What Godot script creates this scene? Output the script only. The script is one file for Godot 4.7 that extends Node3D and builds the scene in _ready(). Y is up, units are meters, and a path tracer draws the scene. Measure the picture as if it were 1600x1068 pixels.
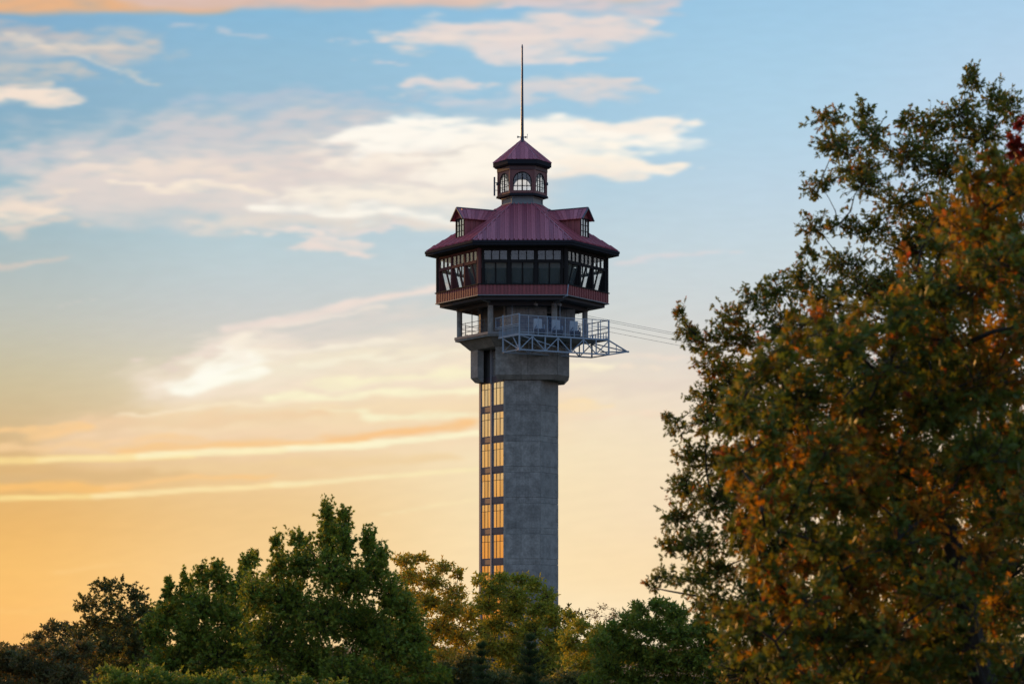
extends Node3D
# A tall concrete observation tower at sunset, seen over autumn trees.
# Order: camera, sky, sun; ground; tower; platform and cables; trees.

const EYE := 1.7            # height of the camera above the ground it stands on
const LOW := -6.0           # the ground beyond the camera's knoll
const TOWER_AT := Vector3(1.12, -6.0, -317.6)
const S := 0.07             # metres per drawing unit of the tower
const F := 4537.0           # focal length of the lens in drawing units, frame 1600 x 1068

var M := {}                 # materials
var rng := RandomNumberGenerator.new()
var noise := FastNoiseLite.new()
var fine := FastNoiseLite.new()
var taken := {}

func _ready():
	rng.seed = 7
	set_camera()
	set_sky()
	set_sun()
	make_materials()
	make_ground()
	make_tower()
	make_platform()
	make_cables()
	make_trees()

# ------------------------------------------------------------------ camera, sky, sun
func set_camera():
	var lens := CameraAttributesPhysical.new()
	lens.frustum_near = 0.5
	lens.frustum_far = 30000.0
	lens.frustum_focal_length = 110.0
	lens.frustum_focus_distance = 190.0
	lens.exposure_aperture = 3.4
	lens.exposure_multiplier = 1.0
	var cam := Camera3D.new()
	cam.name = "camera"
	add_child(cam)
	cam.attributes = lens
	cam.projection = Camera3D.PROJECTION_FRUSTUM
	cam.near = 0.5
	cam.far = 30000.0
	cam.size = 0.5 * 1068.0 / F
	cam.frustum_offset = Vector2(0.0, 0.5 * 476.0 / F)   # a rising front: the horizon lies low in the frame and walls stay upright
	cam.position = Vector3(0, EYE, 0)
	cam.current = true

func set_sun():
	var sun := DirectionalLight3D.new()
	sun.name = "sun"
	sun.light_color = Color(1.0, 0.72, 0.40)
	sun.light_energy = 1.4
	sun.light_angular_distance = 0.6
	sun.shadow_enabled = true
	add_child(sun)
	var az := deg_to_rad(-31.5)
	var el := deg_to_rad(6.0)
	var to_sun := Vector3(sin(az) * cos(el), sin(el), -cos(az) * cos(el))
	sun.look_at_from_position(Vector3(0, 40, 0), Vector3(0, 40, 0) - to_sun)

# The sky is a table of air colours over azimuth and height, with cirrus streaks laid over it.
const ELS := [0.0, 1.39, 2.65, 3.91, 5.17, 6.43, 7.69, 8.94, 10.2, 11.46, 12.7, 20.0, 40.0, 90.0]
var sky_cols := []
var sky_azs := []

func air_column(az: float, keys: Array):
	# keys: [height, r, g, b] rows, low to high
	var out := []
	for e in ELS:
		var i := 0
		while i < keys.size() - 2 and keys[i + 1][0] < e:
			i += 1
		var a: Array = keys[i]
		var b: Array = keys[i + 1]
		var t := clampf((e - a[0]) / (b[0] - a[0]), 0.0, 1.0)
		out.append(Vector3(lerpf(a[1], b[1], t), lerpf(a[2], b[2], t), lerpf(a[3], b[3], t)))
	sky_azs.append(az)
	sky_cols.append(out)

func make_air():
	var east := [[0, 200, 182, 186], [4, 194, 188, 206], [8, 182, 192, 218], [20, 168, 196, 228], [40, 152, 188, 226], [90, 134, 176, 222]]
	var side_l := [[0, 235, 165, 105], [4, 225, 180, 140], [8, 195, 185, 178], [20, 160, 188, 216], [40, 142, 182, 222], [90, 134, 176, 222]]
	var side_r := [[0, 205, 165, 140], [4, 196, 176, 172], [8, 176, 180, 192], [20, 160, 190, 218], [40, 142, 182, 222], [90, 134, 176, 222]]
	air_column(-180, east)
	air_column(-110, side_l)
	air_column(-60, [[0, 255, 150, 52], [1.5, 255, 166, 62], [3, 252, 186, 98], [5.2, 240, 206, 150], [7.5, 230, 214, 180], [9, 222, 216, 196], [13, 192, 202, 206], [20, 145, 174, 200], [40, 122, 166, 210], [90, 134, 176, 222]])
	air_column(-36, [[0, 255, 165, 68], [2, 255, 182, 88], [4, 250, 196, 122], [6, 226, 200, 160], [9, 185, 192, 190], [13, 145, 178, 200], [20, 120, 165, 205], [40, 118, 164, 210], [90, 134, 176, 222]])
	var tops := [[100, 152, 202], [104, 158, 206], [110, 162, 208], [122, 170, 212], [128, 174, 215]]
	var rows := [
		[[253, 192, 112], [254, 212, 148], [255, 236, 198], [254, 230, 192], [246, 204, 150]],
		[[250, 194, 112], [251, 210, 148], [252, 226, 180], [250, 221, 178], [245, 208, 160]],
		[[234, 184, 112], [240, 202, 144], [248, 225, 182], [246, 222, 190], [242, 212, 172]],
		[[218, 184, 134], [238, 208, 166], [246, 227, 190], [243, 224, 196], [238, 214, 186]],
		[[206, 192, 158], [228, 214, 188], [238, 223, 200], [233, 219, 204], [225, 215, 205]],
		[[192, 194, 184], [206, 207, 203], [211, 213, 208], [211, 214, 213], [214, 216, 218]],
		[[172, 190, 194], [190, 207, 212], [196, 211, 217], [200, 215, 222], [206, 219, 228]],
		[[150, 185, 200], [170, 198, 210], [180, 207, 221], [190, 213, 228], [198, 216, 232]],
		[[138, 176, 198], [155, 190, 210], [162, 199, 221], [178, 210, 230], [190, 214, 234]],
		[[134, 175, 203], [147, 188, 213], [156, 197, 222], [168, 206, 230], [180, 210, 233]],
		[[126, 172, 205], [132, 183, 216], [142, 190, 222], [158, 200, 228], [168, 205, 232]]]
	for c in 5:
		var keys := []
		for r in 11:
			keys.append([ELS[r], rows[r][c][0], rows[r][c][1], rows[r][c][2]])
		keys.append([20.0, tops[c][0], tops[c][1], tops[c][2]])
		keys.append([40.0, 112, 160, 208])
		keys.append([90.0, 134, 176, 222])
		air_column(rad_to_deg(atan((c - 2) * 400.0 / F)), keys)
	air_column(36, [[0, 246, 190, 130], [3, 236, 196, 150], [6, 214, 204, 190], [9, 196, 206, 214], [13, 170, 195, 220], [20, 128, 172, 212], [40, 118, 164, 210], [90, 134, 176, 222]])
	air_column(60, [[0, 232, 180, 132], [3, 222, 188, 156], [6, 204, 196, 188], [9, 188, 196, 206], [13, 160, 185, 214], [20, 128, 168, 208], [40, 120, 166, 212], [90, 134, 176, 222]])
	air_column(110, side_r)
	air_column(180, east)

func air(az: float, el: float) -> Vector3:
	var n := sky_azs.size()
	var i := 1
	while i < n - 2 and sky_azs[i + 1] < az:
		i += 1
	if az < sky_azs[1]:
		i = 0
	var j := 0
	while j < ELS.size() - 2 and ELS[j + 1] < el:
		j += 1
	var tx: float = clampf((az - sky_azs[i]) / (sky_azs[i + 1] - sky_azs[i]), 0.0, 1.0)
	var ty: float = clampf((el - ELS[j]) / (ELS[j + 1] - ELS[j]), 0.0, 1.0)
	var ji := maxi(j - 1, 0)
	var jo := mini(j + 2, ELS.size() - 1)
	var lo: Vector3 = (sky_cols[i][j] as Vector3).cubic_interpolate_in_time(sky_cols[i][j + 1], sky_cols[i][ji], sky_cols[i][jo], ty, ELS[j + 1] - ELS[j], ELS[ji] - ELS[j] - (0.0 if ji < j else 1.0), ELS[jo] - ELS[j])
	var hi: Vector3 = (sky_cols[i + 1][j] as Vector3).cubic_interpolate_in_time(sky_cols[i + 1][j + 1], sky_cols[i + 1][ji], sky_cols[i + 1][jo], ty, ELS[j + 1] - ELS[j], ELS[ji] - ELS[j] - (0.0 if ji < j else 1.0), ELS[jo] - ELS[j])
	var sx := tx * tx * (3.0 - 2.0 * tx)
	return lo.lerp(hi, lerpf(tx, sx, 0.6)).clamp(Vector3.ZERO, Vector3(255, 255, 255))

# Clouds: [x0, y0, x1, y1, half width at each end, colour, cover, softness 0..1, raggedness].
# x, y are thousandths of the focal length from the point of the horizon straight ahead, in the drawing's units.
var clouds := []
func cloud(x0, y0, x1, y1, w0, w1, r, g, b, cover, soft = 0.8, rag = 1.0):
	var reach: float = maxf(w0, w1)
	var px: float = reach * 2.6 + 62.0 * rag
	var py: float = reach * 1.3 + 30.0 * rag
	clouds.append([x0, y0, x1, y1, w0, w1, Vector3(r, g, b), cover, soft, rag, minf(x0, x1) - px, maxf(x0, x1) + px, minf(y0, y1) - py, maxf(y0, y1) + py])

func make_clouds():
	# high band along the top
	cloud(-300, -25, 330, -22, 48, 45, 230, 180, 138, 0.95, 0.25, 0.35)
	cloud(250, -26, 700, -22, 44, 38, 218, 190, 178, 0.95, 0.3, 0.35)
	cloud(620, -20, 1060, -20, 34, 24, 226, 198, 182, 0.85, 0.5, 0.6)
	# upper left
	cloud(-120, 70, 230, 80, 26, 22, 214, 200, 192, 0.7, 0.95, 1.4)
	cloud(-80, 98, 120, 120, 22, 14, 212, 200, 190, 0.6, 0.95, 1.3)
	cloud(-60, 40, 90, 56, 12, 16, 200, 188, 186, 0.55, 0.95, 1.3)
	cloud(30, 60, 245, 124, 7, 5, 232, 216, 200, 0.55, 0.9, 0.8)
	cloud(50, 72, 190, 74, 6, 4, 236, 218, 200, 0.5, 0.9, 0.8)
	cloud(-140, 152, 105, 152, 17, 15, 244, 226, 210, 0.95, 0.45, 0.7)
	cloud(-160, 140, 60, 132, 12, 9, 238, 216, 198, 0.7, 0.8, 0.9)
	cloud(270, 40, 300, 42, 5, 4, 196, 200, 208, 0.6, 0.9, 0.8)
	cloud(340, 44, 420, 50, 5, 3, 196, 202, 212, 0.6, 0.9, 0.8)
	# great pale veil
	cloud(130, 290, 760, 250, 66, 84, 224, 214, 209, 0.8, 1.0, 0.6)
	cloud(380, 315, 760, 300, 40, 60, 240, 229, 218, 0.75, 1.0, 0.6)
	cloud(60, 235, 560, 185, 46, 36, 214, 206, 206, 0.72, 0.95, 1.4)
	cloud(330, 160, 620, 150, 26, 12, 186, 196, 210, 0.6, 0.95, 1.3)
	cloud(120, 285, 640, 250, 46, 60, 226, 214, 208, 0.9, 0.85, 1.3)
	cloud(40, 300, 440, 335, 40, 34, 222, 212, 206, 0.7, 0.9, 1.3)
	cloud(130, 258, 400, 275, 13, 14, 240, 224, 210, 0.7, 0.95, 1.0)
	cloud(180, 285, 420, 296, 6, 6, 252, 236, 216, 0.75, 0.9, 0.8)
	cloud(420, 322, 700, 345, 15, 18, 252, 246, 234, 0.95, 0.85, 1.0)
	cloud(330, 348, 720, 350, 12, 12, 228, 218, 208, 0.8, 0.8, 0.9)
	cloud(540, 250, 780, 255, 30, 45, 248, 236, 222, 0.85, 0.9, 1.2)
	cloud(480, 300, 740, 310, 18, 22, 250, 240, 224, 0.85, 0.9, 1.1)
	# bright bank
	cloud(575, 205, 860, 202, 20, 22, 255, 250, 240, 1.0, 0.72, 0.9)
	cloud(760, 215, 1030, 212, 34, 30, 255, 248, 236, 1.0, 0.67, 0.9)
	cloud(700, 258, 960, 252, 32, 28, 254, 246, 232, 1.0, 0.82, 1.1)
	cloud(900, 258, 1062, 262, 18, 8, 252, 240, 224, 0.95, 0.72, 0.8)
	cloud(890, 272, 980, 276, 14, 10, 246, 234, 220, 0.9, 0.72, 0.8)
	cloud(940, 196, 1052, 194, 15, 16, 250, 240, 228, 0.95, 0.67, 0.8)
	cloud(660, 238, 740, 236, 8, 6, 216, 210, 204, 0.6, 0.95, 1.0)
	cloud(560, 222, 680, 214, 22, 22, 255, 249, 238, 1.0, 0.7, 1.0)
	# upper middle
	cloud(640, 52, 1000, 34, 18, 18, 228, 216, 212, 0.92, 0.82, 1.1)
	cloud(620, 58, 830, 66, 15, 20, 230, 218, 212, 0.9, 0.72, 1.0)
	cloud(780, 60, 1005, 48, 26, 18, 228, 216, 212, 0.92, 0.82, 1.1)
	cloud(780, 78, 900, 90, 14, 13, 226, 218, 216, 0.85, 0.82, 1.0)
	cloud(820, 10, 1040, 10, 18, 14, 218, 204, 204, 0.8, 0.8, 1.0)
	cloud(700, 60, 860, 60, 5, 5, 240, 224, 214, 0.6, 0.9, 0.6)
	cloud(645, 134, 760, 130, 12, 8, 224, 216, 214, 0.9, 0.82, 1.0)
	cloud(680, 160, 860, 150, 14, 10, 204, 208, 216, 0.7, 0.9, 1.2)
	cloud(820, 142, 985, 138, 20, 14, 214, 212, 214, 0.85, 0.7, 1.1)
	cloud(900, 134, 1000, 128, 8, 4, 222, 214, 212, 0.8, 0.82, 0.8)
	cloud(575, 102, 640, 92, 6, 3, 208, 208, 214, 0.7, 0.8, 0.9)
	cloud(530, 74, 570, 66, 5, 4, 202, 206, 214, 0.6, 0.8, 0.9)
	# left middle
	cloud(-160, 345, 60, 328, 26, 18, 244, 226, 208, 0.9, 0.75, 1.0)
	cloud(10, 325, 110, 308, 14, 6, 236, 220, 206, 0.75, 0.9, 1.0)
	cloud(-100, 372, 110, 344, 10, 8, 232, 214, 200, 0.7, 0.9, 0.9)
	cloud(-120, 424, 100, 404, 13, 4, 214, 202, 192, 0.8, 0.8, 0.7)
	cloud(95, 485, 140, 472, 5, 3, 206, 204, 198, 0.6, 0.9, 0.7)
	cloud(418, 364, 540, 380, 6, 12, 234, 222, 214, 0.9, 0.6, 1.0)
	cloud(480, 384, 600, 402, 8, 5, 234, 220, 212, 0.9, 0.7, 1.0)
	cloud(500, 362, 640, 358, 6, 5, 230, 220, 214, 0.8, 0.7, 0.9)
	cloud(960, 408, 1150, 391, 6, 3, 226, 216, 216, 0.6, 0.85, 0.5)
	# rising streak and its glow
	cloud(120, 690, 800, 640, 46, 64, 246, 214, 178, 0.75, 1.0, 0.4)
	cloud(330, 610, 800, 570, 46, 64, 246, 228, 204, 0.85, 1.0, 0.4)
	cloud(420, 545, 800, 520, 22, 30, 232, 220, 208, 0.7, 1.0, 0.5)
	cloud(250, 655, 800, 640, 30, 40, 245, 222, 182, 0.7, 1.0, 0.4)
	cloud(350, 516, 700, 446, 9, 6, 242, 224, 213, 0.9, 0.85, 0.3)
	cloud(400, 512, 600, 478, 5, 4, 246, 230, 216, 0.7, 0.8, 0.3)
	cloud(420, 520, 760, 470, 18, 16, 222, 214, 206, 0.7, 0.95, 0.9)
	cloud(270, 600, 420, 560, 40, 44, 246, 230, 212, 0.8, 1.0, 0.6)
	cloud(345, 560, 385, 535, 22, 16, 250, 240, 222, 0.8, 1.0, 0.7)
	cloud(298, 600, 370, 560, 20, 22, 254, 251, 234, 1.0, 0.95, 0.7)
	cloud(290, 606, 400, 580, 14, 14, 254, 250, 230, 1.0, 0.9, 0.6)
	cloud(380, 580, 520, 565, 8, 6, 250, 242, 222, 0.8, 0.9, 0.6)
	cloud(240, 572, 350, 540, 6, 10, 232, 214, 200, 0.8, 0.9, 1.0)
	cloud(330, 540, 420, 520, 16, 10, 240, 226, 212, 0.7, 0.95, 1.0)
	cloud(380, 580, 780, 540, 26, 30, 242, 230, 206, 0.8, 0.95, 1.0)
	cloud(400, 556, 620, 535, 5, 5, 250, 240, 220, 0.8, 0.9, 0.6)
	cloud(480, 572, 740, 548, 4, 4, 248, 240, 216, 0.7, 0.9, 0.6)
	cloud(480, 600, 760, 580, 8, 9, 249, 240, 204, 0.85, 0.9, 0.8)
	cloud(180, 648, 480, 622, 4, 5, 250, 232, 200, 0.8, 0.9, 0.5)
	cloud(420, 618, 790, 612, 7, 8, 251, 243, 206, 0.9, 0.85, 0.6)
	cloud(500, 640, 600, 650, 4, 7, 249, 236, 198, 0.85, 0.8, 0.6)
	cloud(560, 648, 720, 652, 6, 10, 249, 241, 202, 0.85, 0.85, 0.7)
	cloud(150, 660, 520, 648, 16, 12, 240, 206, 166, 0.6, 0.95, 0.8)
	cloud(-160, 690, 140, 668, 10, 7, 252, 206, 146, 0.75, 0.9, 0.8)
	cloud(0, 700, 300, 688, 9, 9, 248, 208, 156, 0.7, 0.9, 0.8)
	# the two glowing bars
	cloud(200, 704, 560, 690, 9, 9, 250, 202, 140, 0.8, 0.85, 0.4)
	cloud(520, 686, 735, 664, 11, 8, 250, 198, 138, 0.9, 0.85, 0.4)
	cloud(-200, 726, 300, 711, 8, 6, 253, 222, 150, 0.85, 0.6, 0.15)
	cloud(220, 712, 600, 693, 6, 7, 253, 246, 206, 0.95, 0.7, 0.15)
	cloud(560, 696, 760, 674, 6, 5, 252, 243, 204, 0.95, 0.7, 0.15)
	cloud(60, 719, 440, 703, 5, 6, 253, 234, 180, 0.6, 0.9, 0.12)
	cloud(-200, 752, 280, 738, 14, 10, 220, 184, 132, 0.65, 0.9, 0.4)
	cloud(250, 734, 700, 712, 10, 10, 240, 208, 158, 0.6, 0.9, 0.4)
	cloud(-200, 770, 200, 758, 11, 7, 252, 196, 118, 0.85, 0.8, 0.4)
	cloud(160, 757, 420, 742, 7, 5, 250, 202, 138, 0.8, 0.85, 0.4)
	cloud(-200, 787, 200, 772, 5, 5, 254, 224, 150, 0.9, 0.65, 0.12)
	cloud(150, 774, 480, 756, 6, 5, 253, 228, 170, 0.9, 0.65, 0.12)
	cloud(430, 758, 760, 732, 5, 4, 251, 234, 184, 0.8, 0.75, 0.12)
	cloud(-100, 958, 130, 950, 7, 4, 255, 200, 120, 0.6, 0.9, 0.4)
	cloud(90, 890, 260, 880, 5, 3, 253, 206, 134, 0.4, 0.9, 0.4)
	cloud(600, 800, 745, 782, 3, 3, 251, 232, 182, 0.5, 0.9, 0.3)
	# the brightest patch, over the veil
	cloud(296, 602, 372, 560, 17, 20, 255, 252, 238, 1.0, 0.95, 0.6)
	cloud(290, 606, 410, 578, 11, 9, 255, 252, 236, 0.9, 0.9, 0.5)
	cloud(370, 560, 390, 530, 12, 9, 250, 238, 220, 0.7, 1.0, 0.6)
	# right of the tower
	cloud(880, 576, 965, 572, 8, 6, 250, 238, 208, 0.85, 0.85, 0.8)
	cloud(990, 574, 1030, 570, 5, 4, 246, 228, 206, 0.7, 0.85, 0.8)
	cloud(870, 548, 1080, 556, 8, 6, 240, 222, 206, 0.55, 0.9, 0.8)
	cloud(860, 604, 1100, 600, 12, 12, 228, 212, 198, 0.5, 0.95, 0.9)
	cloud(870, 634, 950, 628, 8, 6, 250, 224, 180, 0.75, 0.9, 0.8)
	cloud(900, 652, 1060, 644, 5, 4, 246, 220, 194, 0.6, 0.9, 0.7)

func generic_cloud(az: float, el: float, c: Vector3) -> Vector3:
	# thin cirrus of the same sort in the rest of the sky
	var n := noise.get_noise_3d(sin(deg_to_rad(az)) * 260.0, el * 26.0, cos(deg_to_rad(az)) * 260.0) * 0.5 + 0.5
	var k := smoothstep(0.5, 0.8, n) * 0.55 * smoothstep(0.0, 3.0, el) * (1.0 - smoothstep(35.0, 70.0, el))
	return c.lerp(c.lerp(Vector3(255, 240, 220), 0.45), k)

func set_sky():
	make_air()
	make_clouds()
	noise.seed = 5
	noise.frequency = 0.01
	noise.fractal_type = FastNoiseLite.FRACTAL_FBM
	noise.fractal_octaves = 5
	fine.seed = 9
	fine.frequency = 0.012
	fine.fractal_type = FastNoiseLite.FRACTAL_FBM
	fine.fractal_octaves = 4
	var small := Image.create(360, 512, false, Image.FORMAT_RGBA8)
	for y in 512:
		var el := (0.5 - (y + 0.5) / 512.0) * 180.0
		for x in 360:
			var az := ((x + 0.5) / 360.0 - 0.5) * 360.0
			var c := Vector3(110, 105, 100)
			if el > -1.0:
				c = generic_cloud(az, maxf(el, 0.0), air(az, maxf(el, 0.0)))
			small.set_pixel(x, y, Color(c.x / 255.0, c.y / 255.0, c.z / 255.0))
	var big := 4096
	small.resize(big, big, Image.INTERPOLATE_CUBIC)
	var x0 := int((0.5 - 14.5 / 360.0) * big)
	var x1 := int((0.5 + 14.5 / 360.0) * big)
	var y0 := int((0.5 - 17.0 / 180.0) * big)
	var y1 := int(0.5 * big) + 2
	for y in range(y0, y1):
		var el := (0.5 - (y + 0.5) / big) * 180.0
		for x in range(x0, x1):
			var az := ((x + 0.5) / big - 0.5) * 360.0
			var a := deg_to_rad(az)
			var u := 800.0 + F * tan(a)
			var v := 1010.0 - F * tan(deg_to_rad(maxf(el, 0.0))) / cos(a)
			var c := air(az, maxf(el, 0.0))
			var g := generic_cloud(az, maxf(el, 0.0), c)
			var sv := v + (u - 400.0) * 0.13 * smoothstep(400.0, 470.0, v)   # the lower streaks rise to the right
			var n1 := noise.get_noise_2d(u * 0.55, sv * 1.6)
			var n2 := fine.get_noise_2d(u * 1.2 + 400.0, sv * 5.6)
			var n3 := fine.get_noise_2d(u * 0.9 - 900.0, sv * 2.6 + u * 0.25)
			for k in clouds:
				if u < k[10] or u > k[11] or v < k[12] or v > k[13]:
					continue
				var uu: float = u + n3 * 60.0 * k[9]
				var vv: float = v + (n1 * 22.0 + n2 * 7.0) * k[9]
				var dx: float = k[2] - k[0]
				var dy: float = k[3] - k[1]
				var len2 := dx * dx + dy * dy
				var t: float = ((uu - k[0]) * dx + (vv - k[1]) * dy) / len2
				var tc := clampf(t, 0.0, 1.0)
				var off_y: float = vv - (k[1] + dy * tc)
				var over: float = absf(t - tc) * sqrt(len2)
				var w: float = lerpf(k[4], k[5], tc)
				var d := sqrt(off_y * off_y + over * over * 0.25) / w
				if d >= 1.25:
					continue
				var cover: float = k[7] * (1.0 - smoothstep(1.0 - k[8], 1.0 + 0.25 * k[8], d))
				cover *= clampf(1.0 + (n2 * 0.6 + n3 * 0.45) * minf(k[9], 1.0), 0.0, 1.15)
				c = c.lerp(k[6], clampf(cover, 0.0, 1.0))
			# a faint grain of ripples in the veil
			var lift := 1.0 + n2 * 0.012
			c *= lift
			var edge := maxf(smoothstep(11.5, 14.0, absf(az)), smoothstep(14.0, 16.5, el))
			c = c.lerp(g, edge).clamp(Vector3.ZERO, Vector3(255, 255, 255))
			small.set_pixel(x, y, Color(c.x / 255.0, c.y / 255.0, c.z / 255.0))
	var sky_material := PanoramaSkyMaterial.new()
	sky_material.panorama = ImageTexture.create_from_image(small)
	var sky := Sky.new()
	sky.sky_material = sky_material
	var env := Environment.new()
	env.background_mode = Environment.BG_SKY
	env.sky = sky
	env.tonemap_mode = Environment.TONE_MAPPER_LINEAR
	env.sky_rotation = Vector3(0, PI, 0)   # the middle of the panorama lies straight ahead
	env.tonemap_exposure = 1.0
	env.sdfgi_enabled = true
	env.ssao_enabled = true
	env.ssil_enabled = true
	var world := WorldEnvironment.new()
	world.name = "world"
	world.environment = env
	add_child(world)

# ------------------------------------------------------------------ tools
func stool() -> SurfaceTool:
	var st := SurfaceTool.new()
	st.begin(Mesh.PRIMITIVE_TRIANGLES)
	st.set_smooth_group(-1)
	return st

func tri(st: SurfaceTool, a: Vector3, b: Vector3, c: Vector3, inside: Vector3):
	# front faces run clockwise; inside tells which way is out
	var n := (c - a).cross(b - a)
	if n.dot((a + b + c) / 3.0 - inside) < 0.0:
		var swap := b
		b = c
		c = swap
	st.add_vertex(a)
	st.add_vertex(b)
	st.add_vertex(c)

func prism(st: SurfaceTool, low: Array, high: Array):
	var n := low.size()
	var mid := Vector3.ZERO
	var ml := Vector3.ZERO
	var mh := Vector3.ZERO
	for i in n:
		ml += low[i]
		mh += high[i]
	ml /= n
	mh /= n
	mid = (ml + mh) / 2.0
	for i in n:
		var j := (i + 1) % n
		tri(st, low[i], low[j], high[j], mid)
		tri(st, low[i], high[j], high[i], mid)
	if n == 4:
		tri(st, low[0], low[1], low[2], mid)
		tri(st, low[0], low[2], low[3], mid)
		tri(st, high[0], high[1], high[2], mid)
		tri(st, high[0], high[2], high[3], mid)
	else:
		for i in n:
			var j := (i + 1) % n
			tri(st, ml, low[i], low[j], mid)
			tri(st, mh, high[i], high[j], mid)

func slab(st: SurfaceTool, o: Vector3, a: Vector3, b: Vector3, c: Vector3):
	# a box from corner o along three edges
	prism(st, [o, o + a, o + a + b, o + b], [o + c, o + a + c, o + a + b + c, o + b + c])

func box(st: SurfaceTool, centre: Vector3, size: Vector3):
	slab(st, centre - size / 2.0, Vector3(size.x, 0, 0), Vector3(0, 0, size.z), Vector3(0, size.y, 0))

func tube(st: SurfaceTool, a: Vector3, b: Vector3, ra: float, rb: float, n := 6):
	var d := (b - a).normalized()
	var side := d.cross(Vector3.UP if absf(d.y) < 0.9 else Vector3.RIGHT).normalized()
	var up := side.cross(d)
	var low := []
	var high := []
	for i in n:
		var w := TAU * (i + 0.5) / n
		var r := side * cos(w) + up * sin(w)
		low.append(a + r * ra)
		high.append(b + r * rb)
	prism(st, low, high)

func bar(st: SurfaceTool, a: Vector3, b: Vector3, w: float):
	tube(st, a, b, w * 0.7071, w * 0.7071, 4)

func obj(called: String, st: SurfaceTool, m: Material, parent: Node = null) -> MeshInstance3D:
	st.generate_normals()
	var o := MeshInstance3D.new()
	o.mesh = st.commit()
	o.mesh.surface_set_material(0, m)
	put(o, called, parent)
	return o

func share(called: String, mesh: Mesh, m: Material, at: Transform3D, parent: Node) -> MeshInstance3D:
	var o := MeshInstance3D.new()
	o.mesh = mesh
	o.material_override = m
	o.transform = at
	put(o, called, parent)
	return o

func put(o: Node, called: String, parent: Node):
	if parent == null:
		var n: int = taken.get(called, 0)
		taken[called] = n + 1
		o.name = called if n == 0 else "%s_%03d" % [called, n]
		add_child(o, true)
	else:
		o.name = called
		parent.add_child(o, true)

func thing(called: String, label: String, category: String, at := Vector3.ZERO, group := "") -> Node3D:
	var o := Node3D.new()
	put(o, called, null)
	o.position = at
	tag(o, label, category, group)
	return o

func part(called: String, parent: Node) -> Node3D:
	var o := Node3D.new()
	put(o, called, parent)
	return o

func tag(o: Node, label: String, category: String, group := ""):
	o.set_meta("label", label)
	o.set_meta("category", category)
	if group:
		o.set_meta("group", group)

# ------------------------------------------------------------------ materials
func lin(r: float, g: float, b: float, a := 1.0) -> Color:
	return Color(r, g, b, a).linear_to_srgb()

func plain(called: String, c: Color, rough := 0.7, metal := 0.0, spec := 0.5) -> StandardMaterial3D:
	var m := StandardMaterial3D.new()
	m.resource_name = called
	m.albedo_color = c
	m.roughness = rough
	m.metallic = metal
	m.metallic_specular = spec
	M[called] = m
	return m

func grain(freq: float, octaves: int, low: Color, high: Color, seed_ := 1, mid := 0.5) -> NoiseTexture2D:
	var n := FastNoiseLite.new()
	n.seed = seed_
	n.frequency = freq
	n.fractal_octaves = octaves
	var ramp := Gradient.new()
	ramp.offsets = PackedFloat32Array([0.15, mid, 0.85])
	ramp.colors = PackedColorArray([low, low.lerp(high, 0.5), high])
	var t := NoiseTexture2D.new()
	t.width = 512
	t.height = 512
	t.seamless = true
	t.noise = n
	t.color_ramp = ramp
	return t

func concrete_texture(seed_: int) -> ImageTexture:
	# board-marked grey with blotches, pinholes and run-down stains
	var im := Image.create(512, 512, false, Image.FORMAT_RGB8)
	var a := FastNoiseLite.new()
	a.seed = seed_
	a.frequency = 0.008
	a.fractal_octaves = 5
	var b := FastNoiseLite.new()
	b.seed = seed_ + 3
	b.frequency = 0.05
	b.fractal_octaves = 3
	for y in 512:
		for x in 512:
			var wrap_x := x if x < 256 else 511 - x
			var wrap_y := y if y < 256 else 511 - y
			var v := 0.80 + a.get_noise_2d(wrap_x * 1.4, wrap_y * 1.4) * 0.20 + b.get_noise_2d(wrap_x, wrap_y) * 0.09
			v += b.get_noise_2d(wrap_x * 1.6 + 900.0, wrap_y * 0.05) * 0.04
			if b.get_noise_2d(wrap_x * 5.0 + 77.0, wrap_y * 5.0) > 0.42:
				v -= 0.07
			v = clampf(v, 0.3, 1.0)
			im.set_pixel(x, y, Color(v, v * 0.99, v * 0.965))
	return ImageTexture.create_from_image(im)

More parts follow.
